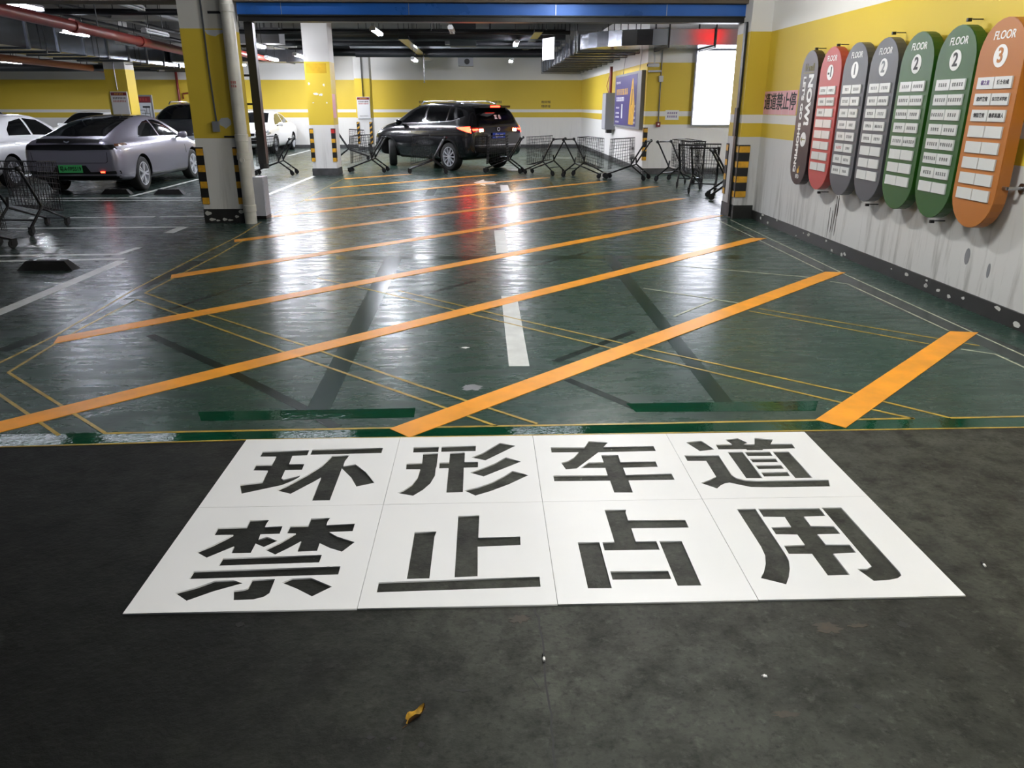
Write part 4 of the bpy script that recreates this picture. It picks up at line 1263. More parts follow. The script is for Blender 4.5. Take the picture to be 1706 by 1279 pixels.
def decal(name, poly, axis, bvh, m, parent, off=0.006, step=0.07):
    """a pane or lamp that follows the body surface; poly is its outline in the side, rear or top view"""
    P = []
    n = len(poly)
    for i in range(n):
        a, b = Vector(poly[i]), Vector(poly[(i + 1) % n])
        k = max(1, int((b - a).length / step))
        for j in range(k):
            P.append(a + (b - a) * (j / k))
    nb = len(P)
    x0, x1 = min(p.x for p in P), max(p.x for p in P)
    y0, y1 = min(p.y for p in P), max(p.y for p in P)
    q = []
    nx, ny = max(2, int((x1 - x0) / step)), max(2, int((y1 - y0) / step))
    for i in range(1, nx):
        for j in range(1, ny):
            q.append(Vector((x0 + (x1 - x0) * i / nx, y0 + (y1 - y0) * j / ny)))
    vs, _, fs, *_ = delaunay_2d_cdt(P + q, [], [list(range(nb))], 1, 1e-5)
    pts, ok = [], []
    for p in vs:
        if axis[0] == 'y':
            s = 1 if axis[1] == '+' else -1
            o, d = Vector((p.x, 3 * s, p.y)), Vector((0, -s, 0))
        elif axis[0] == 'x':
            s = 1 if axis[1] == '+' else -1
            o, d = Vector((4 * s, p.x, p.y)), Vector((-s, 0, 0))
        else:
            o, d = Vector((p.x, p.y, 4)), Vector((0, 0, -1))
        h = bvh.ray_cast(o, d)
        if h[0] is None:
            pts.append(o)
            ok.append(False)
        else:
            nr = h[1] if h[1].dot(d) < 0 else -h[1]
            pts.append(h[0] + nr * off)
            ok.append(True)
    F = []
    for f in fs:
        if all(ok[i] for i in f):
            a, b, c = (pts[i] for i in f[:3])
            nrm = (b - a).cross(c - a)
            F.append(tuple(f) if nrm.dot(d) < 0 else tuple(reversed(f)))
    me = bpy.data.meshes.new(name)
    me.from_pydata([tuple(p) for p in pts], [], F)
    bm = bmesh.new()
    bm.from_mesh(me)
    bmesh.ops.delete(bm, geom=[v for v in bm.verts if not v.link_faces], context='VERTS')
    bm.to_mesh(me)
    bm.free()
    return link_mesh(name, me, m, parent, True)


def wheel(parent, x, y, r, spokes, m, steer=0.0, twin=False, w=0.215):
    s = 1 if y > 0 else -1
    b = MB()
    hw = w / 2
    b.lathe([(r * .66, -hw * .9), (r * .90, -hw), (r * .975, -hw * .86), (r, -hw * .55), (r, hw * .55), (r * .975, hw * .86), (r * .90, hw), (r * .66, hw * .9)], 36, (0, 0, 0), 'y')
    o = b.build('wheel', 'rubber', parent, True, sharp=50)
    o.location = (x, y, r)
    o.rotation_euler = (0, 0, RAD(steer))
    k = MB()
    R = r * .68
    k.lathe([(R, hw * .92), (R * 1.02, hw * .98), (R * .93, hw * .98), (R * .90, hw * .55), (R * .9, -hw * .9)], 32, (0, 0, 0), 'y', s)
    for i in range(spokes):
        a = 2 * math.pi * i / spokes
        for da in ((-.16, .16) if twin else (0,)):
            ca, sa = math.cos(a + da), math.sin(a + da)
            ca2, sa2 = math.cos(a + da * .5), math.sin(a + da * .5)
            t = Vector((-sa, 0, ca))
            w1, w2 = R * (.07 if twin else .05), R * (.055 if twin else .075)
            p0 = Vector((ca2 * R * .12, 0, sa2 * R * .12))
            p1 = Vector((ca * R * .95, 0, sa * R * .95))
            ya, yb = s * hw * .62, s * hw * .93
            q = [p0 - t * w1, p0 + t * w1, p1 + t * w2, p1 - t * w2]
            vs = [(v.x, ya, v.z) for v in q] + [(v.x, yb, v.z) for v in q]
            k.add(vs, [(0, 1, 2, 3), (7, 6, 5, 4), (0, 4, 5, 1), (1, 5, 6, 2), (2, 6, 7, 3), (3, 7, 4, 0)])
    k.lathe([(0, hw * .95), (R * .2, hw * .95), (R * .22, hw * .6), (0, hw * .6)], 16, (0, 0, 0), 'y', s)
    k.build('rim', m, o)
    MB().lathe([(0, hw * .35), (R * .92, hw * .35), (R * .92, hw * .3), (0, hw * .3)], 24, (0, 0, 0), 'y', s).build('brake_disc', 'alloy_dark', o)
    return o


def mirror(parent, x, y, z, m):
    s = 1 if y > 0 else -1
    b = MB()
    b.lathe([(0, -.10), (.05, -.09), (.085, -.03), (.09, .05), (.07, .085), (0, .09)], 14, (0, 0, 0), 'y', s)
    o = b.build('door_mirror', m, parent, True)
    o.scale = (0.75, 1, 0.85)
    o.location = (x, y + s * .05, z)
    MB().tube([(0.02, -s * .16, -.06), (0, -s * .02, -.03)], .022, 6).build('mirror_arm', 'car_black', o)
    return o


def number_plate(parent, x, z, s, body, m, ink_m, rot=180, w=.44, h=.14):
    """plate on the tail (s=-1) or nose (s=+1) of a car"""
    p = MB().box(-w / 2, w / 2, -0.006, 0.006, -h / 2, h / 2).build('number_plate', m, parent)
    p.location = (x, 0, z)
    p.rotation_euler = (0, 0, RAD(-90 if s < 0 else 90))
    if body:
        text(body, 0.105, ink_m, p, (0, -0.0075, -0.004), sx=0.78, bold=0.002)
    return p


def sedan(loc, rotz, label, paint):
    t = thing('saloon_car', label, 'car', loc, rotz)
    ax, r = (-1.41, 1.42), .335
    b, bvh = car_body(SEDAN, ax, r, paint, t, .80)
    for x in ax:
        for y in (-.815, .815):
            wheel(t, x, y, r, 5, 'alloy', twin=True)
    for s, a in ((1, 'y+'), (-1, 'y-')):
        decal('window', [(-.20, 1.03), (-1.05, 1.04), (-1.13, 1.07), (-.85, 1.22), (-.5, 1.315), (-.22, 1.345)], a, bvh, 'glass', t)
        decal('window', [(-.14, 1.03), (.98, 1.0), (.62, 1.20), (.38, 1.30), (.1, 1.345), (-.15, 1.35)], a, bvh, 'glass', t)
        decal('window_trim', [(-1.16, 1.035), (1.02, .995), (1.02, 1.01), (-1.16, 1.05)], a, bvh, 'chrome', t, .004)
        decal('side_sill', [(-1.02, .19), (1.03, .19), (1.03, .27), (-1.02, .33)], a, bvh, 'car_black', t)
        decal('tail_lamp', [(-2.33, .90), (-1.90, .915), (-1.95, .95), (-2.3, .945)], a, bvh, 'lens_orange', t)
        decal('side_vent', [(.96, .62), (1.0, .62), (.99, .80), (.965, .80)], a, bvh, 'car_black', t, .004, .03)
        decal('headlamp', [(2.0, .66), (2.3, .60), (2.28, .66), (2.0, .74)], a, bvh, 'headlamp', t)
        mirror(t, .78, s * .93, 1.02, paint)
    decal('rear_window', [(-2.06, -.56), (-2.1, 0), (-2.06, .56), (-.95, .50), (-.95, -.50)], 'z', bvh, 'glass', t)
    decal('glass_roof', [(-.92, -.49), (.42, -.47), (.42, .47), (-.92, .49)], 'z', bvh, 'glass', t)
    decal('windscreen', [(.47, -.50), (1.34, -.64), (1.38, 0), (1.34, .64), (.47, .50)], 'z', bvh, 'glass', t)
    decal('spoiler_lip', [(-2.41, -.58), (-2.42, 0), (-2.41, .58), (-2.30, .62), (-2.31, 0), (-2.30, -.62)], 'z', bvh, 'car_black', t, .012)
    decal('tail_lamp_bar', [(-.86, .845), (-.80, .93), (0, .945), (.80, .93), (.86, .845), (0, .835)], 'x-', bvh, 'car_black', t, .01)
    decal('boot_line', [(-.66, .60), (.66, .60), (.70, .63), (.71, .80), (.70, .80), (.69, .635), (.655, .608), (-.655, .608), (-.69, .635), (-.70, .80), (-.71, .80), (-.70, .63)], 'x-', bvh, 'car_black', t, .003, .05)
    decal('plate_recess', [(-.36, .43), (.36, .43), (.28, .56), (-.28, .56)], 'x-', bvh, 'car_black', t, .008)
    decal('rear_diffuser', [(-.86, .40), (.86, .40), (.86, .46), (.40, .44), (-.40, .44), (-.86, .46)], 'x-', bvh, 'car_black', t, .008)
    decal('rear_valance', [(-.80, .29), (.80, .29), (.84, .37), (-.84, .37)], 'x-', bvh, 'car_black', t, .007)
    decal('fog_lamp', [(-.62, .425), (-.54, .425), (-.54, .45), (-.62, .45)], 'x-', bvh, 'brake_red', t, .014, .03)
    number_plate(t, -2.475, .50, -1, '粤A·FP5519', 'plate_green', 'black_paint')
    e = MB().prism([(-.05, .985), (0, .965), (.05, .985), (.05, 1.01), (0, .99), (-.05, 1.01)], -2.445, -2.43, 'x').build('emblem', 'chrome', t)
    return t


def suv(loc, rotz, label, paint, lit=False, steer=0.0, plate=None, front=False):
    t = thing('suv', label, 'car', loc, rotz)
    ax, r = (-1.37, 1.36), .36
    b, bvh = car_body(SUV, ax, r, paint, t, .80)
    for x in ax:
        for y in (-.815, .815):
            wheel(t, x, y, r, 10, 'alloy', steer if x > 0 else 0.0, w=.225)
    gl = 'glass'
    for s, a in ((1, 'y+'), (-1, 'y-')):
        decal('window', [(-1.86, 1.37), (-1.45, 1.27), (-1.24, 1.255), (-1.24, 1.57), (-1.5, 1.56), (-1.74, 1.50)], a, bvh, gl, t)
        decal('window', [(-1.18, 1.25), (-.28, 1.21), (-.28, 1.60), (-1.18, 1.58)], a, bvh, gl, t)
        decal('window', [(-.20, 1.21), (.86, 1.175), (.60, 1.37), (.28, 1.54), (-.02, 1.595), (-.20, 1.60)], a, bvh, gl, t)
        decal('window_trim', [(-1.92, 1.36), (-1.46, 1.255), (-1.2, 1.238), (.90, 1.16), (.90, 1.174), (-1.2, 1.252), (-1.46, 1.269), (-1.90, 1.375)], a, bvh, 'chrome', t, .004)
        for x in (-1.02, -.02):
            decal('door_handle', [(x - .11, 1.03), (x + .11, 1.025), (x + .11, 1.052), (x - .11, 1.057)], a, bvh, 'chrome', t, .018, .04)
        decal('side_sill', [(-.96, .25), (.95, .25), (.95, .33), (-.96, .33)], a, bvh, 'car_black', t)
        for axx in ax:
            ro, ri = r + .115, r + .056
            arc = [(axx + ro * math.cos(q), r + ro * math.sin(q)) for q in [math.pi * k / 14 for k in range(-1, 16)]]
            arc2 = [(axx + ri * math.cos(q), r + ri * math.sin(q)) for q in [math.pi * k / 14 for k in range(-1, 16)]]
            decal('arch_trim', arc + arc2[::-1], a, bvh, 'car_black', t, .008)
        decal('tail_lamp', [(-2.26, .97), (-1.80, 1.07), (-1.74, 1.10), (-2.2, 1.13)], a, bvh, 'brake_red' if lit else 'lens_red', t, .01)
        decal('headlamp', [(1.75, .92), (2.18, .82), (2.18, .91), (1.8, 1.01)], a, bvh, 'headlamp', t)
        mirror(t, .74, s * .95, 1.20, paint)
        MB().tube([(.22, s * .56, 1.675), (.08, s * .57, 1.745), (-1.2, s * .57, 1.75), (-1.60, s * .57, 1.68)], .018, 8).build('roof_rail', 'chrome', t, True)
    decal('windscreen', [(.36, -.52), (1.14, -.64), (1.18, 0), (1.14, .64), (.36, .52)], 'z', bvh, 'glass', t)
    decal('rear_window', [(-.70, 1.19), (.70, 1.19), (.58, 1.52), (-.58, 1.52)], 'x-', bvh, 'glass', t)
    MB().box(-2.20, -1.92, -.54, .54, 1.585, 1.64).build('roof_spoiler', paint, t)
    MB().box(-2.215, -2.20, -.16, .16, 1.595, 1.632).build('brake_lamp', 'brake_red' if lit else 'lens_red', t)
    for s in (1, -1):
        decal('tail_lamp', [(s * .46, 1.02), (s * .82, .98), (s * .86, 1.11), (s * .50, 1.10)], 'x-', bvh, 'lens_red', t, .008)
        decal('reversing_lamp', [(s * .52, 1.01), (s * .64, 1.0), (s * .65, 1.065), (s * .53, 1.07)], 'x-', bvh, 'brake_hot' if lit else 'lens_red', t, .013, .04)
        decal('indicator', [(s * .69, 1.04), (s * .83, 1.02), (s * .84, 1.07), (s * .69, 1.08)], 'x-', bvh, 'brake_red' if lit else 'lens_orange', t, .013, .04)
        decal('exhaust_trim', [(s * .40, .40), (s * .70, .40), (s * .66, .47), (s * .44, .47)], 'x-', bvh, 'galv_dull', t, .01)
    decal('bumper_strip', [(-.80, .66), (.80, .66), (.80, .675), (-.80, .675)], 'x-', bvh, 'chrome', t, .008)
    decal('lower_bumper', [(-.70, .44), (.70, .44), (.80, .60), (-.80, .60)], 'x-', bvh, 'car_black', t, .005)
    if plate:
        number_plate(t, -2.355, .90, -1, plate, 'plate_blue', 'ink_white')
        e = MB().lathe([(.035, -.004), (.05, -.004), (.05, .004), (.035, .004)], 18, (-2.335, 0, 1.06), 'x').build('emblem', 'chrome', t)
        st = thing_part(t)
    if front:
        decal('grille', [(-.40, .60), (.40, .60), (.48, .80), (-.48, .80)], 'x+', bvh, 'car_black', t, .01)
        decal('lower_grille', [(-.55, .45), (.55, .45), (.55, .56), (-.55, .56)], 'x+', bvh, 'car_black', t, .01)
        for s in (1, -1):
            decal('headlamp', [(s * .50, .74), (s * .80, .72), (s * .84, .86), (s * .54, .84)], 'x+', bvh, 'headlamp', t, .01)
    return t


def thing_part(t):
    """white sticker on the rear window: two small characters, too small to read"""
    b = ink(0.26, 0.11, 2, 77, 0, 0, 0, 4)
    o = b.build('window_sticker', 'ink_white', t)
    o.location = (-2.24, -0.05, 1.36)
    o.rotation_euler = (RAD(-24), 0, RAD(-90))
    return o


def saloon(loc, rotz, label, paint, steer=0.0, spokes=10, glass='glass'):
    t = thing('saloon_car', label, 'car', loc, rotz)
    ax, r = (-1.35, 1.36), .32
    b, bvh = car_body(SALOON, ax, r, paint, t, .765)
    for x in ax:
        for y in (-.775, .775):
            wheel(t, x, y, r, spokes, 'alloy', steer if x > 0 else 0.0, w=.2)
    for s, a in ((1, 'y+'), (-1, 'y-')):
        decal('window', [(-.28, 1.03), (-1.10, 1.04), (-1.02, 1.16), (-.75, 1.31), (-.28, 1.37)], a, bvh, glass, t)
        decal('window', [(-.20, 1.03), (.88, .99), (.60, 1.19), (.30, 1.33), (-.20, 1.375)], a, bvh, glass, t)
        for x in (-1.0, -.02):
            decal('door_handle', [(x - .1, .86), (x + .1, .86), (x + .1, .885), (x - .1, .885)], a, bvh, paint, t, .02, .04)
        mirror(t, .72, s * .89, 1.0, paint)
        decal('headlamp', [(1.85, .72), (2.2, .66), (2.2, .76), (1.9, .84)], a, bvh, 'headlamp', t)
        decal('headlamp', [(s * .40, .66), (s * .76, .64), (s * .76, .77), (s * .44, .77)], 'x+', bvh, 'headlamp', t, .01)
        decal('tail_lamp', [(s * .46, .82), (s * .80, .80), (s * .80, .93), (s * .46, .92)], 'x-', bvh, 'lens_red', t, .01)
    decal('windscreen', [(.47, -.49), (1.20, -.60), (1.24, 0), (1.20, .60), (.47, .49)], 'z', bvh, 'glass', t)
    decal('rear_window', [(-1.62, -.56), (-1.66, 0), (-1.62, .56), (-1.02, .50), (-1.02, -.50)], 'z', bvh, 'glass', t)
    decal('grille', [(-.38, .64), (.38, .64), (.40, .72), (-.40, .72)], 'x+', bvh, 'car_black', t, .01)
    decal('lower_grille', [(-.62, .38), (.62, .38), (.66, .50), (-.66, .50)], 'x+', bvh, 'car_black', t, .01)
    number_plate(t, 2.335, .56, 1, '', 'plate_blue', 'ink_white')
    return t


def cars():
    sedan((-7.86, 17.77, 0), 90, 'silver fastback saloon with green number plate parked at left', 'paint_silver')
    suv((-1.15, 22.80, 0), 131.0, 'black suv with lit tail lamps turning in the middle of the hall', 'paint_black', lit=True, steer=-34, plate='粤A·12E')
    saloon((-8.42, 30.65, 0), -90, 'white saloon car facing the camera left of the yellow column', 'paint_white', glass='glass_clear')
    saloon((-10.75, 18.3, 0), 90, 'white car cut off by left edge beside the silver car', 'paint_white')
    suv((-8.75, 24.6, 0), -90, 'dark grey suv facing the camera behind the left column', 'paint_dark', front=True)
    suv((-15.1, 24.0, 0), 90, 'black car roof rising behind the white car at left edge', 'paint_black')
    saloon((-13.9, 29.5, 0), -90, 'white car far back between black car and notice column', 'paint_white')


cars()


# ------------------------------------------------------------------ services on walls and ceiling
def light(x, y, z, label, lit=True, along='y', L=1.2, front='', mat_lit='tube'):
    t = thing('tube_light', label, 'light', (x, y, z), 0 if along == 'x' else 90, 'hanging tube lights')
    h = L / 2
    MB().add([(-h, -.07, .03), (h, -.07, .03), (h, .07, .03), (-h, .07, .03), (-h, -.035, .075), (h, -.035, .075), (h, .035, .075), (-h, .035, .075)],
             [(3, 2, 1, 0), (4, 5, 6, 7), (0, 1, 5, 4), (1, 2, 6, 5), (2, 3, 7, 6), (3, 0, 4, 7)]).build('reflector', 'lamp_body', t)
    for s in ((-.035, .035) if not front else (0,)):
        MB().tube([(-h + .03, s, 0.005), (h - .03, s, 0.005)], .016, 6).build('tube', (front or mat_lit) if lit else 'tube_off', t)
    for s in (-1, 1):
        MB().box(s * (h - .025) - .02, s * (h - .025) + .02, -.06, .06, -.015, .03).build('lamp_holder', 'lamp_body', t)
        MB().tube([(s * h * .7, 0, .07), (s * h * .7, 0, 4.0 - z)], .006, 5).build('hanger', 'black_metal', t)
    return t


def lights():
    L = [
        (-7.74, 14.5, 3.2, 'lit tube light in the top left corner', True, 'tube_left'),
        (-8.6, 17.9, 3.05, 'lit tube light above the silver car', True, 'tube_left'),
        (-5.96, 14.4, 3.2, 'unlit tube light nearest the left column', False),
        (-6.9, 17.9, 3.05, 'unlit tube light above the notice column', False),
        (-8.8, 21.0, 3.05, 'unlit tube light below the left red pipe', False),
        (-5.11, 19.0, 2.9, 'lit tube light just left of the yellow column', True, 'tube_mid'),
        (-6.15, 24.3, 2.9, 'lit tube light above the white saloon', True),
        (-5.03, 22.9, 2.9, 'lit tube light half behind the yellow column', True),
        (-2.15, 17.0, 3.02, 'lit tube light between the yellow column and the back column', True),
        (-2.05, 24.7, 2.9, 'lit tube light above the bonnet of the black suv', True),
        (0.90, 22.6, 3.2, 'lit tube light left of the big duct, nearer one', True),
        (0.95, 28.0, 3.05, 'lit tube light left of the big duct, farther one', True),
        (-0.72, 19.3, 3.25, 'unlit tube light in the middle of the gate opening', False),
        (-8.6, 29.5, 3.0, 'added lit tube light, unseen behind the left column', True),  # added out of sight to brighten the far wall
        (-6.15, 31.0, 3.0, 'added lit tube light, unseen behind the yellow column', True),  # also added for the far wall, unseen behind the column
        (-19.5, 27.0, 3.0, 'added lit tube light, unseen beyond the left edge', True),  # added off view to lift the left part of the far wall
        (-14.7, 26.2, 2.9, 'lit tube light far left by the far wall', True),
        (7.6, 16.2, 3.0, 'tube light over the trolley bay behind gate pier', True),
    ]
    for x, y, z, lb, on, *m in L:
        light(x, y, z, lb, on, mat_lit=m[0] if m else 'tube')
    for x, lb in ((-7.2, 'leftmost driveway tube light'), (-5.5, 'second driveway tube light from left'), (-2.7, 'third driveway tube light from left'), (0.95, 'fourth driveway tube light from left')):
        light(x, 11.2, 3.3, lb + ' in front of the lintel', True, 'x', front='tube_gate')
    for x, y, lb in ((1.5, 8.9, 'driveway tube light above the dark grey signs'), (1.4, 5.0, 'driveway tube light above the ochre sign'), (1.3, 1.4, 'driveway tube light above the stencil boards')):
        light(x, y, 3.35, lb, True, 'y', front='tube_front')


lights()


def fittings():
    # back lit advertising panel
    t = thing('light_box', 'large blank white back-lit advertising panel beside the gate pier', 'light box', (5.95, 19.945, 0))
    MB().box(-.80, .80, -.10, 0, 1.17, 2.90).build('case', 'box_grey', t)
    MB().box(-.77, .77, -.106, -.10, 1.20, 2.87).build('panel', 'panel_lit', t)
    # violet poster on the corner wall
    t = thing('wall_poster', 'framed violet poster with a gold figure on the corner wall', 'poster', (4.0, 22.1, 0), -90)
    MB().box(-1.98, 1.98, -.10, 0, 1.06, 2.46).build('frame', 'box_mid', t)
    MB().box(-1.88, 1.45, -.104, -.10, 1.12, 2.40).build('print', 'ad_violet', t)
    MB().prism([(.45, 1.16), (1.15, 1.16), (1.25, 1.6), (1.05, 2.0), (.95, 2.3), (.80, 2.3), (.62, 1.95), (.50, 1.6)], .104, .106, 'y').build('figure', 'ad_gold', t)
    MB().prism([(.72, 1.65), (.86, 1.65), (.92, 2.05), (.80, 2.05)], .106, .107, 'y').build('figure_shade', 'ad_brown', t)
    MB().box(-.75, -.55, -.106, -.104, 1.3, 1.68).build('print_block', 'paper_grey', t)
    ink(1.9, .16, 7, 81, -.75, -.104, 2.0).build('headline', 'ink_gold', t)
    ink(.7, .06, 6, 82, -1.4, -.104, 2.25).build('print_line', 'ink_white', t)
    for k, z in enumerate((1.84, 1.78, 1.58, 1.44, 1.33, 1.20)):
        ink(1.3 if z > 1.7 else .6, .05, 9 if z > 1.7 else 5, 90 + k, -1.0 if z > 1.7 else -1.4, -.104, z).build('print_line', 'ink_white', t)
    for k, z in enumerate((1.62, 1.50, 1.34, 1.22)):
        ink(.25, .05, 2, 95 + k, 1.25, -.104, z).build('print_line', 'ink_white', t)
    MB().tube([(-1.0, -.05, 2.46), (-.9, -.02, 2.95)], .008, 4).build('hanging_wire', 'steel', t)
    MB().tube([(1.4, -.05, 2.46), (1.5, -.02, 2.95)], .008, 4).build('hanging_wire', 'steel', t)
    # electric box
    t = thing('electric_box', 'grey electric box on the wall left of the violet poster', 'electric box', (3.99, 24.75, 0), -90)
    MB().box(-.35, .35, -.30, 0, .95, 2.0).build('case', 'box_mid', t)
    MB().box(-.32, .32, -.312, -.30, .98, 1.97).build('door', 'box_grey', t)
    MB().box(-.352, -.35, -.26, -.06, 1.1, 1.75).build('notice', 'paper', t)
    MB().box(-.353, -.35, -.26, -.06, 1.78, 1.93).build('warning_label', 'paper_red', t)
    MB().box(-.2, .1, -.2, -.05, .84, .95).build('cable_gland', 'black_plastic', t)
    MB().tube([(-.05, -.12, 2.0), (-.05, -.12, 2.75)], .05, 8).build('conduit', 'pipe_red', t)
    MB().tube([(-.2, -.15, 2.0), (-.28, -.2, 2.2), (-.15, -.16, 2.45), (-.05, -.12, 2.55)], .012, 5).build('cable', 'pipe_orange', t)
    # corner guard and pale post at the wall corner
    t = thing('corner_post', 'black and yellow guard on the corner below violet poster', 'guard', (4.0, 19.95, 0))
    guard(t, 0, 0, .33, 1.12, .09, 1, 1)
    # camera on a bracket
    t = thing('cctv_camera', 'white cctv camera on a bracket at the wall corner', 'camera', (4.12, 19.85, 2.52))
    MB().lathe([(0, -.14), (.035, -.14), (.045, -.12), (.045, .12), (.035, .14), (0, .14)], 12, (-.02, -.10, .03), 'x').build('camera_body', 'lamp_body', t, True, sharp=40)
    MB().lathe([(0, -.155), (.03, -.155), (.03, -.14), (0, -.14)], 10, (-.02, -.10, .03), 'x').build('lens', 'black_plastic', t)
    MB().tube([(0, -.10, .06), (.02, -.02, .2), (.03, .09, .3)], .02, 6).build('bracket', 'lamp_body', t)
    MB().box(-.10, .20, -.05, .08, -.12, -.08).build('arm', 'box_grey', t)
    # conduit with call point
    t = thing('wall_conduit', 'grey conduit with small red call point left of the light box', 'conduit', (4.34, 19.95, 0))
    MB().tube([(0, -.02, 3.3), (0, -.02, 1.25)], .016, 6).build('conduit', 'galv_dull', t)
    MB().box(-.05, .05, -.06, 0, 1.14, 1.25).build('call_point', 'paper_red', t)
    MB().box(-.02, .02, -.064, -.06, 1.18, 1.22).build('button', 'ink_white', t)
    MB().box(-.05, .05, -.06, 0, 2.18, 2.32).build('junction_box', 'lamp_body', t)
    # paper on the wall
    t = thing('wall_notice', 'small white paper notice left of the light box', 'notice', (4.68, 19.95, 0))
    MB().box(-.17, .17, -.003, 0, 1.30, 1.53).build('sheet', 'paper', t)
    ink(.26, .05, 5, 110, 0, -.003, 1.46).build('lettering', 'ink_violet', t)
    ink(.26, .05, 5, 111, 0, -.003, 1.38).build('lettering', 'ink_violet', t)
    # small black lettering on the far wall
    for (x, lb) in ((2.55, 'small black lettering on far yellow wall right of black suv'), (-2.45, 'small black lettering on far yellow wall above suv windscreen'), (.55, 'small black lettering on far yellow wall above suv tail')):
        t = thing('wall_lettering', lb, 'lettering', (x, 33.2, 0))
        ink(.38, .10, 6, 120, 0, 0, 1.78).build('lettering', 'ink', t)
        ink(.38, .10, 6, 121, 0, 0, 1.62).build('lettering', 'ink', t)


fittings()


def services():
    Z0, Z1 = 2.91, 3.24
    # big bent duct: along the poster wall, then round the corner to the right
    t = thing('air_duct', 'big galvanised duct bending round above the violet poster', 'duct', (0, 0, 0))
    cx, cy, ro, ri = 4.15, 20.3, 1.80, .35
    segs = [[(cx - ro, 32.5), (cx - ri, 32.5)]]
    y = 32.5
    while y > 20.9:
        y -= 1.16
        segs.append([(cx - ro, y), (cx - ri, y)])
    n = 8
    for k in range(0, n + 1):
        a = math.pi + (math.pi / 2) * k / n
        segs.append([(cx + ro * math.cos(a), cy + ro * math.sin(a)), (cx + ri * math.cos(a), cy + ri * math.sin(a))])
    for x in (5.2, 6.3, 7.4, 8.9):
        segs.append([(x, cy - ro), (x, cy - ri)])
    for i in range(len(segs) - 1):
        (a, b), (c, d) = segs[i], segs[i + 1]
        V = [(*a, Z0), (*b, Z0), (*d, Z0), (*c, Z0), (*a, Z1), (*b, Z1), (*d, Z1), (*c, Z1)]
        curved = 11 <= i <= 18
        MB().add(V, [(0, 1, 2, 3), (7, 6, 5, 4), (4, 5, 1, 0), (6, 7, 3, 2), (5, 6, 2, 1), (7, 4, 0, 3)]).build('duct_section', 'galv', t)
    fl = MB()
    for i, (a, b) in enumerate(segs):
        if 11 < i < 19:
            continue
        dx, dy = (0, .02) if i <= 11 else (.02, 0)
        e = .03
        if i <= 11:
            fb = MB().box(a[0] - e, b[0] + e, a[1] - .02, a[1] + .02, Z0 - e, Z1 + e)
        else:
            fb = MB().box(a[0] - .02, a[0] + .02, a[1] - e, b[1] + e, Z0 - e, Z1 + e)
        fb.build('flange', 'galv_dull', t)
        if i <= 11:
            h = MB().tube([(a[0] - .05, a[1], 4.0), (a[0] - .05, a[1], Z0 - .06), (b[0] + .05, a[1], Z0 - .06), (b[0] + .05, a[1], 4.0)], .014, 5)
        else:
            h = MB().tube([(a[0], a[1] - .05, 4.0), (a[0], a[1] - .05, Z0 - .05), (a[0], b[1], Z0 - .05), (a[0], b[1], 4.0)], .02, 5)
        h.build('hanger', 'black_metal', t)
    # white card hanging beside it
    c = thing('hanging_card', 'white card hanging beside the big duct', 'sign', (1.70, 21.5, 2.76), -68)
    MB().box(-.34, .34, -.01, .01, 0, .52).build('card', 'paper', c)
    for s in (-1, 1):
        MB().tube([(s * .3, 0, .52), (s * .3, 0, 1.24)], .005, 4).build('wire', 'black_metal', c)
    ink(.4, .05, 6, 130, 0, -.01, .40).build('lettering', 'paper_grey', c)

    # duct over the left bays
    t = thing('air_duct', 'long galvanised duct above the cars at left', 'duct', (-10.6, 22, 0))
    for k in range(16):
        ya = -11 + 1.25 * k
        MB().box(-.7, .7, ya, ya + 1.24, 2.82, 3.4).build('duct_section', 'galv', t)
        MB().box(-.73, .73, ya - .03, ya + .03, 2.79, 3.43).build('flange', 'galv_dull', t)
        if k % 2 == 0:
            MB().tube([(.76, ya + .6, 4.0), (.76, ya + .6, 2.75), (-.76, ya + .6, 2.75), (-.76, ya + .6, 4.0)], .014, 5).build('hanger', 'black_metal', t)
    t = thing('air_duct', 'flat dark duct crossing high behind the left column', 'duct', (-5.6, 26.9, 0))
    for k in range(4):
        MB().box(-4.2 + 1.2 * k, -4.2 + 1.2 * k + 1.18, -.5, .5, 2.95, 3.3).build('duct_section', 'galv_dull', t)
        MB().box(-4.22 + 1.2 * k, -4.18 + 1.2 * k, -.53, .53, 2.92, 3.33).build('flange', 'galv_dull', t)

    def pipe(pts, r, m, label, n=10, hang=(), name='ceiling_pipe', collars=()):
        t = thing(name, label, 'pipe', (0, 0, 0))
        MB().tube(pts, r, n).build('pipe', m, t, True, sharp=40)
        for (x, y, z) in hang:
            MB().tube([(x, y, 4.0), (x, y, z)], .010, 5).build('hanger', 'black_metal', t)
        for (a, b) in collars:
            MB().tube([a, b], r * 1.25, n).build('coupling', m, t, True, sharp=40)

    ys = [13.0, 16.0, 19.0, 22.0, 25.0, 28.0]
    pipe([(-7.02, 12.3, 2.95), (-7.95, 24.8, 2.95)], .095, 'pipe_red', 'thick red fire pipe at top left', hang=[(-7.02 - .0744 * (y - 12.3), y, 3.0) for y in (13.2, 16.2, 19.2, 22.2)],
         collars=[((-7.02 - .0744 * (y - 12.3), y, 2.95), (-7.02 - .0744 * (y - 12.14), y + .16, 2.95)) for y in (15.0, 18.4, 22.0)])
    pipe([(-6.6, 18.8, 2.98), (-6.6, 25.8, 2.98)], .08, 'pipe_red', 'thinner red fire pipe behind the left column', hang=[(-6.6, y, 3.0) for y in (20, 23, 25.5)])
    pipe([(-9.3, 12.0, 3.5), (-9.3, 32.8, 3.5)], .06, 'pipe_black', 'black pipe high beside the left duct', hang=[(-9.3, y, 3.5) for y in ys])
    pipe([(-8.8, 12.0, 3.62), (-8.8, 32.8, 3.62)], .045, 'pipe_black', 'thin black pipe high left of the red pipe', hang=[(-8.8, y, 3.6) for y in ys])
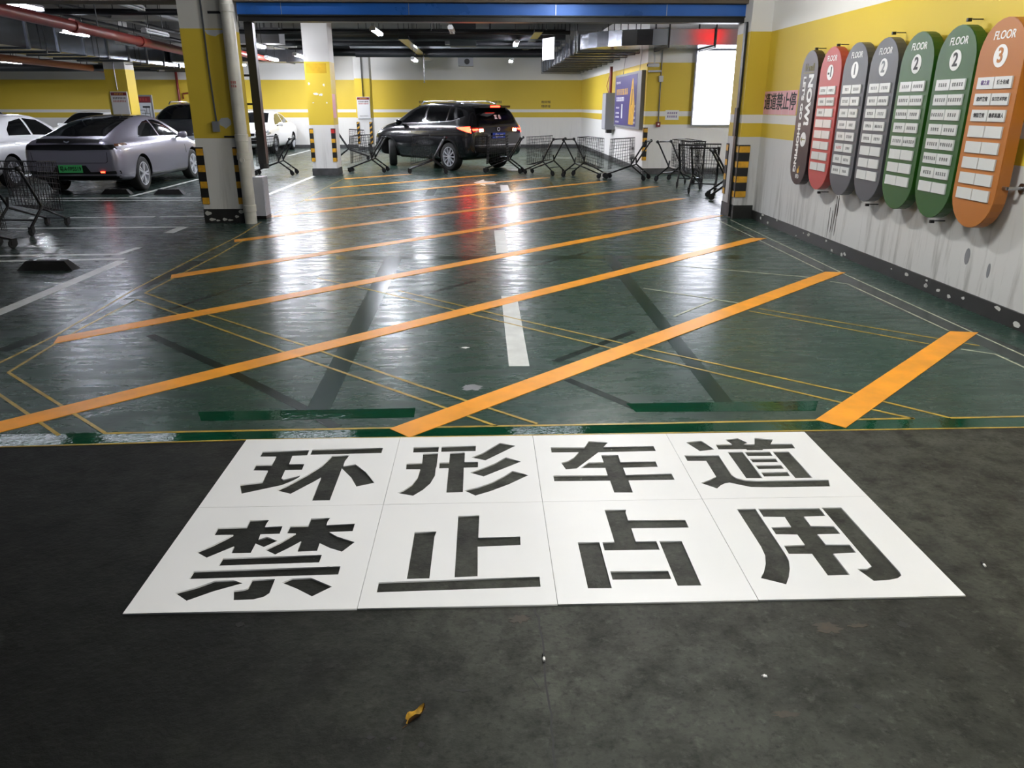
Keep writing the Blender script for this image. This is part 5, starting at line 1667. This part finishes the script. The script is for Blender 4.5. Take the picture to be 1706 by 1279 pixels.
    pipe([(-7.2, 12.6, 3.55), (-7.2, 32.8, 3.55)], .05, 'pipe_grey', 'grey pipe high right of the red pipe', hang=[(-7.2, y, 3.55) for y in ys])
    pipe([(-26, 28.8, 2.86), (-11.2, 28.8, 2.86)], .12, 'pipe_black', 'thick dark pipe low along the far left wall', hang=[(x, 28.8, 2.9) for x in (-24, -20, -16, -12.5)])
    pipe([(-13.4, 19.0, 2.92), (-13.4, 30.0, 2.84)], .10, 'pipe_orange', 'brown orange pipe at far left below the duct', hang=[(-13.4, y, 2.9) for y in (20, 24, 28)])
    pipe([(-24, 17.4, 3.42), (-4.4, 17.4, 3.42)], .06, 'pipe_black', 'black pipe crossing above the silver car', hang=[(x, 17.4, 3.42) for x in (-20, -16, -12, -9.7, -7.5, -5.5)])
    pipe([(-24, 15.0, 3.45), (-4.2, 15.0, 3.45)], .05, 'pipe_black', 'black pipe crossing nearest the top left lamp', hang=[(x, 15.0, 3.45) for x in (-12, -9, -7, -5.2)])
    # bundle over the middle of the hall
    for (y, z, r, m, lb) in ((21.0, 3.36, .05, 'pipe_black', 'nearest thin black pipe crossing the gate opening'), (22.4, 3.42, .14, 'pipe_black', 'nearest thick black pipe crossing the gate opening'),
                             (23.6, 3.28, .07, 'pipe_black', 'second black pipe crossing the gate opening'), (25.2, 3.38, .12, 'pipe_grey', 'grey pipe crossing the gate opening'),
                             (26.2, 3.18, .11, 'pipe_black', 'low thick black pipe crossing the gate opening'), (27.6, 3.30, .13, 'pipe_black', 'far thick black pipe crossing the gate opening'),
                             (29.0, 3.46, .13, 'pipe_grey', 'far grey pipe crossing the gate opening'), (30.2, 3.40, .08, 'pipe_black', 'farthest black pipe crossing the gate opening'),
                             (31.4, 3.60, .08, 'pipe_black', 'black pipe close to the far wall')):
        x1 = 2.2 if y > 20 else 3.6
        pipe([(-6.4 if y < 25 or y > 27 else -4.0, y, z), (x1, y, z)], r, m, lb, hang=[(x, y, z) for x in (-5.6, -3.1, -1.3, 0.2, 1.6) if y < 25 or x > -4])
    # cable tray and boxes
    t = thing('cable_tray', 'grey cable tray sloping away above the back column', 'cable tray', (-1.9, 24.5, 3.12))
    MB().box(-.12, .12, -4.5, 4.5, 0, .012).box(-.125, -.115, -4.5, 4.5, 0, .07).box(.115, .125, -4.5, 4.5, 0, .07).build('tray', 'galv', t)
    for k in range(7):
        MB().tube([(-.14, -4.2 + 1.4 * k, .88), (-.14, -4.2 + 1.4 * k, 0)], .008, 4).build('hanger', 'black_metal', t)
    t = thing('cable_tray', 'grey cable tray left of the big duct', 'cable tray', (1.35, 25.2, 3.30))
    MB().box(-.10, .10, -5.0, 5.0, 0, .012).box(-.105, -.095, -5.0, 5.0, 0, .06).box(.095, .105, -5.0, 5.0, 0, .06).build('tray', 'galv', t)
    for k in range(7):
        MB().tube([(.12, -4.4 + 1.45 * k, .70), (.12, -4.4 + 1.45 * k, 0)], .008, 4).build('hanger', 'black_metal', t)
    t = thing('fan_unit', 'dark fan unit hanging above the black suv', 'fan unit', (-.55, 23.2, 3.18))
    MB().box(-.36, .36, -.3, .3, 0, .62).build('case', 'steel_dark', t)
    MB().box(-.5, -.36, -.2, .2, .05, .4).build('inlet', 'galv_dull', t)
    for sx in (-1, 1):
        MB().tube([(sx * .3, -.2, .62), (sx * .3, -.2, .82)], .012, 5).build('hanger', 'black_metal', t)
    t = thing('projector_case', 'small grey loudspeaker case near far wall above the suv', 'speaker', (-.65, 30.9, 3.02))
    MB().box(-.28, .28, -.2, .2, 0, .32).build('case', 'box_mid', t)
    MB().lathe([(0, .205), (.1, .205), (.1, .2), (0, .2)], 16, (.05, 0, .16), 'y', -1).build('cone', 'black_plastic', t)
    MB().tube([(0, 0, .32), (0, 0, .98)], .015, 5).build('hanger', 'black_metal', t)
    t = thing('fan_coil', 'grey box unit hanging left of the yellow column', 'fan unit', (-5.9, 21.6, 3.12))
    MB().box(-.75, .75, -.3, .3, 0, .36).build('case', 'box_mid', t)
    MB().lathe([(0, .305), (.11, .305), (.11, .3), (0, .3)], 16, (.1, 0, .18), 'y', -1).build('port', 'black_plastic', t)
    for sx in (-1, 1):
        MB().tube([(sx * .7, 0, .36), (sx * .7, 0, .9)], .012, 5).build('hanger', 'black_metal', t)
    # sprinkler drop near the lamp
    t = thing('sprinkler_drop', 'thin black sprinkler drop below the cable tray', 'pipe', (-1.85, 25.8, 0))
    MB().tube([(0, 0, 3.1), (0, 0, 2.35)], .014, 6).build('drop', 'pipe_black', t)
    MB().lathe([(0, 2.31), (.03, 2.325), (.03, 2.335), (0, 2.35)], 10, (0, 0, 0)).build('head', 'steel', t)


services()
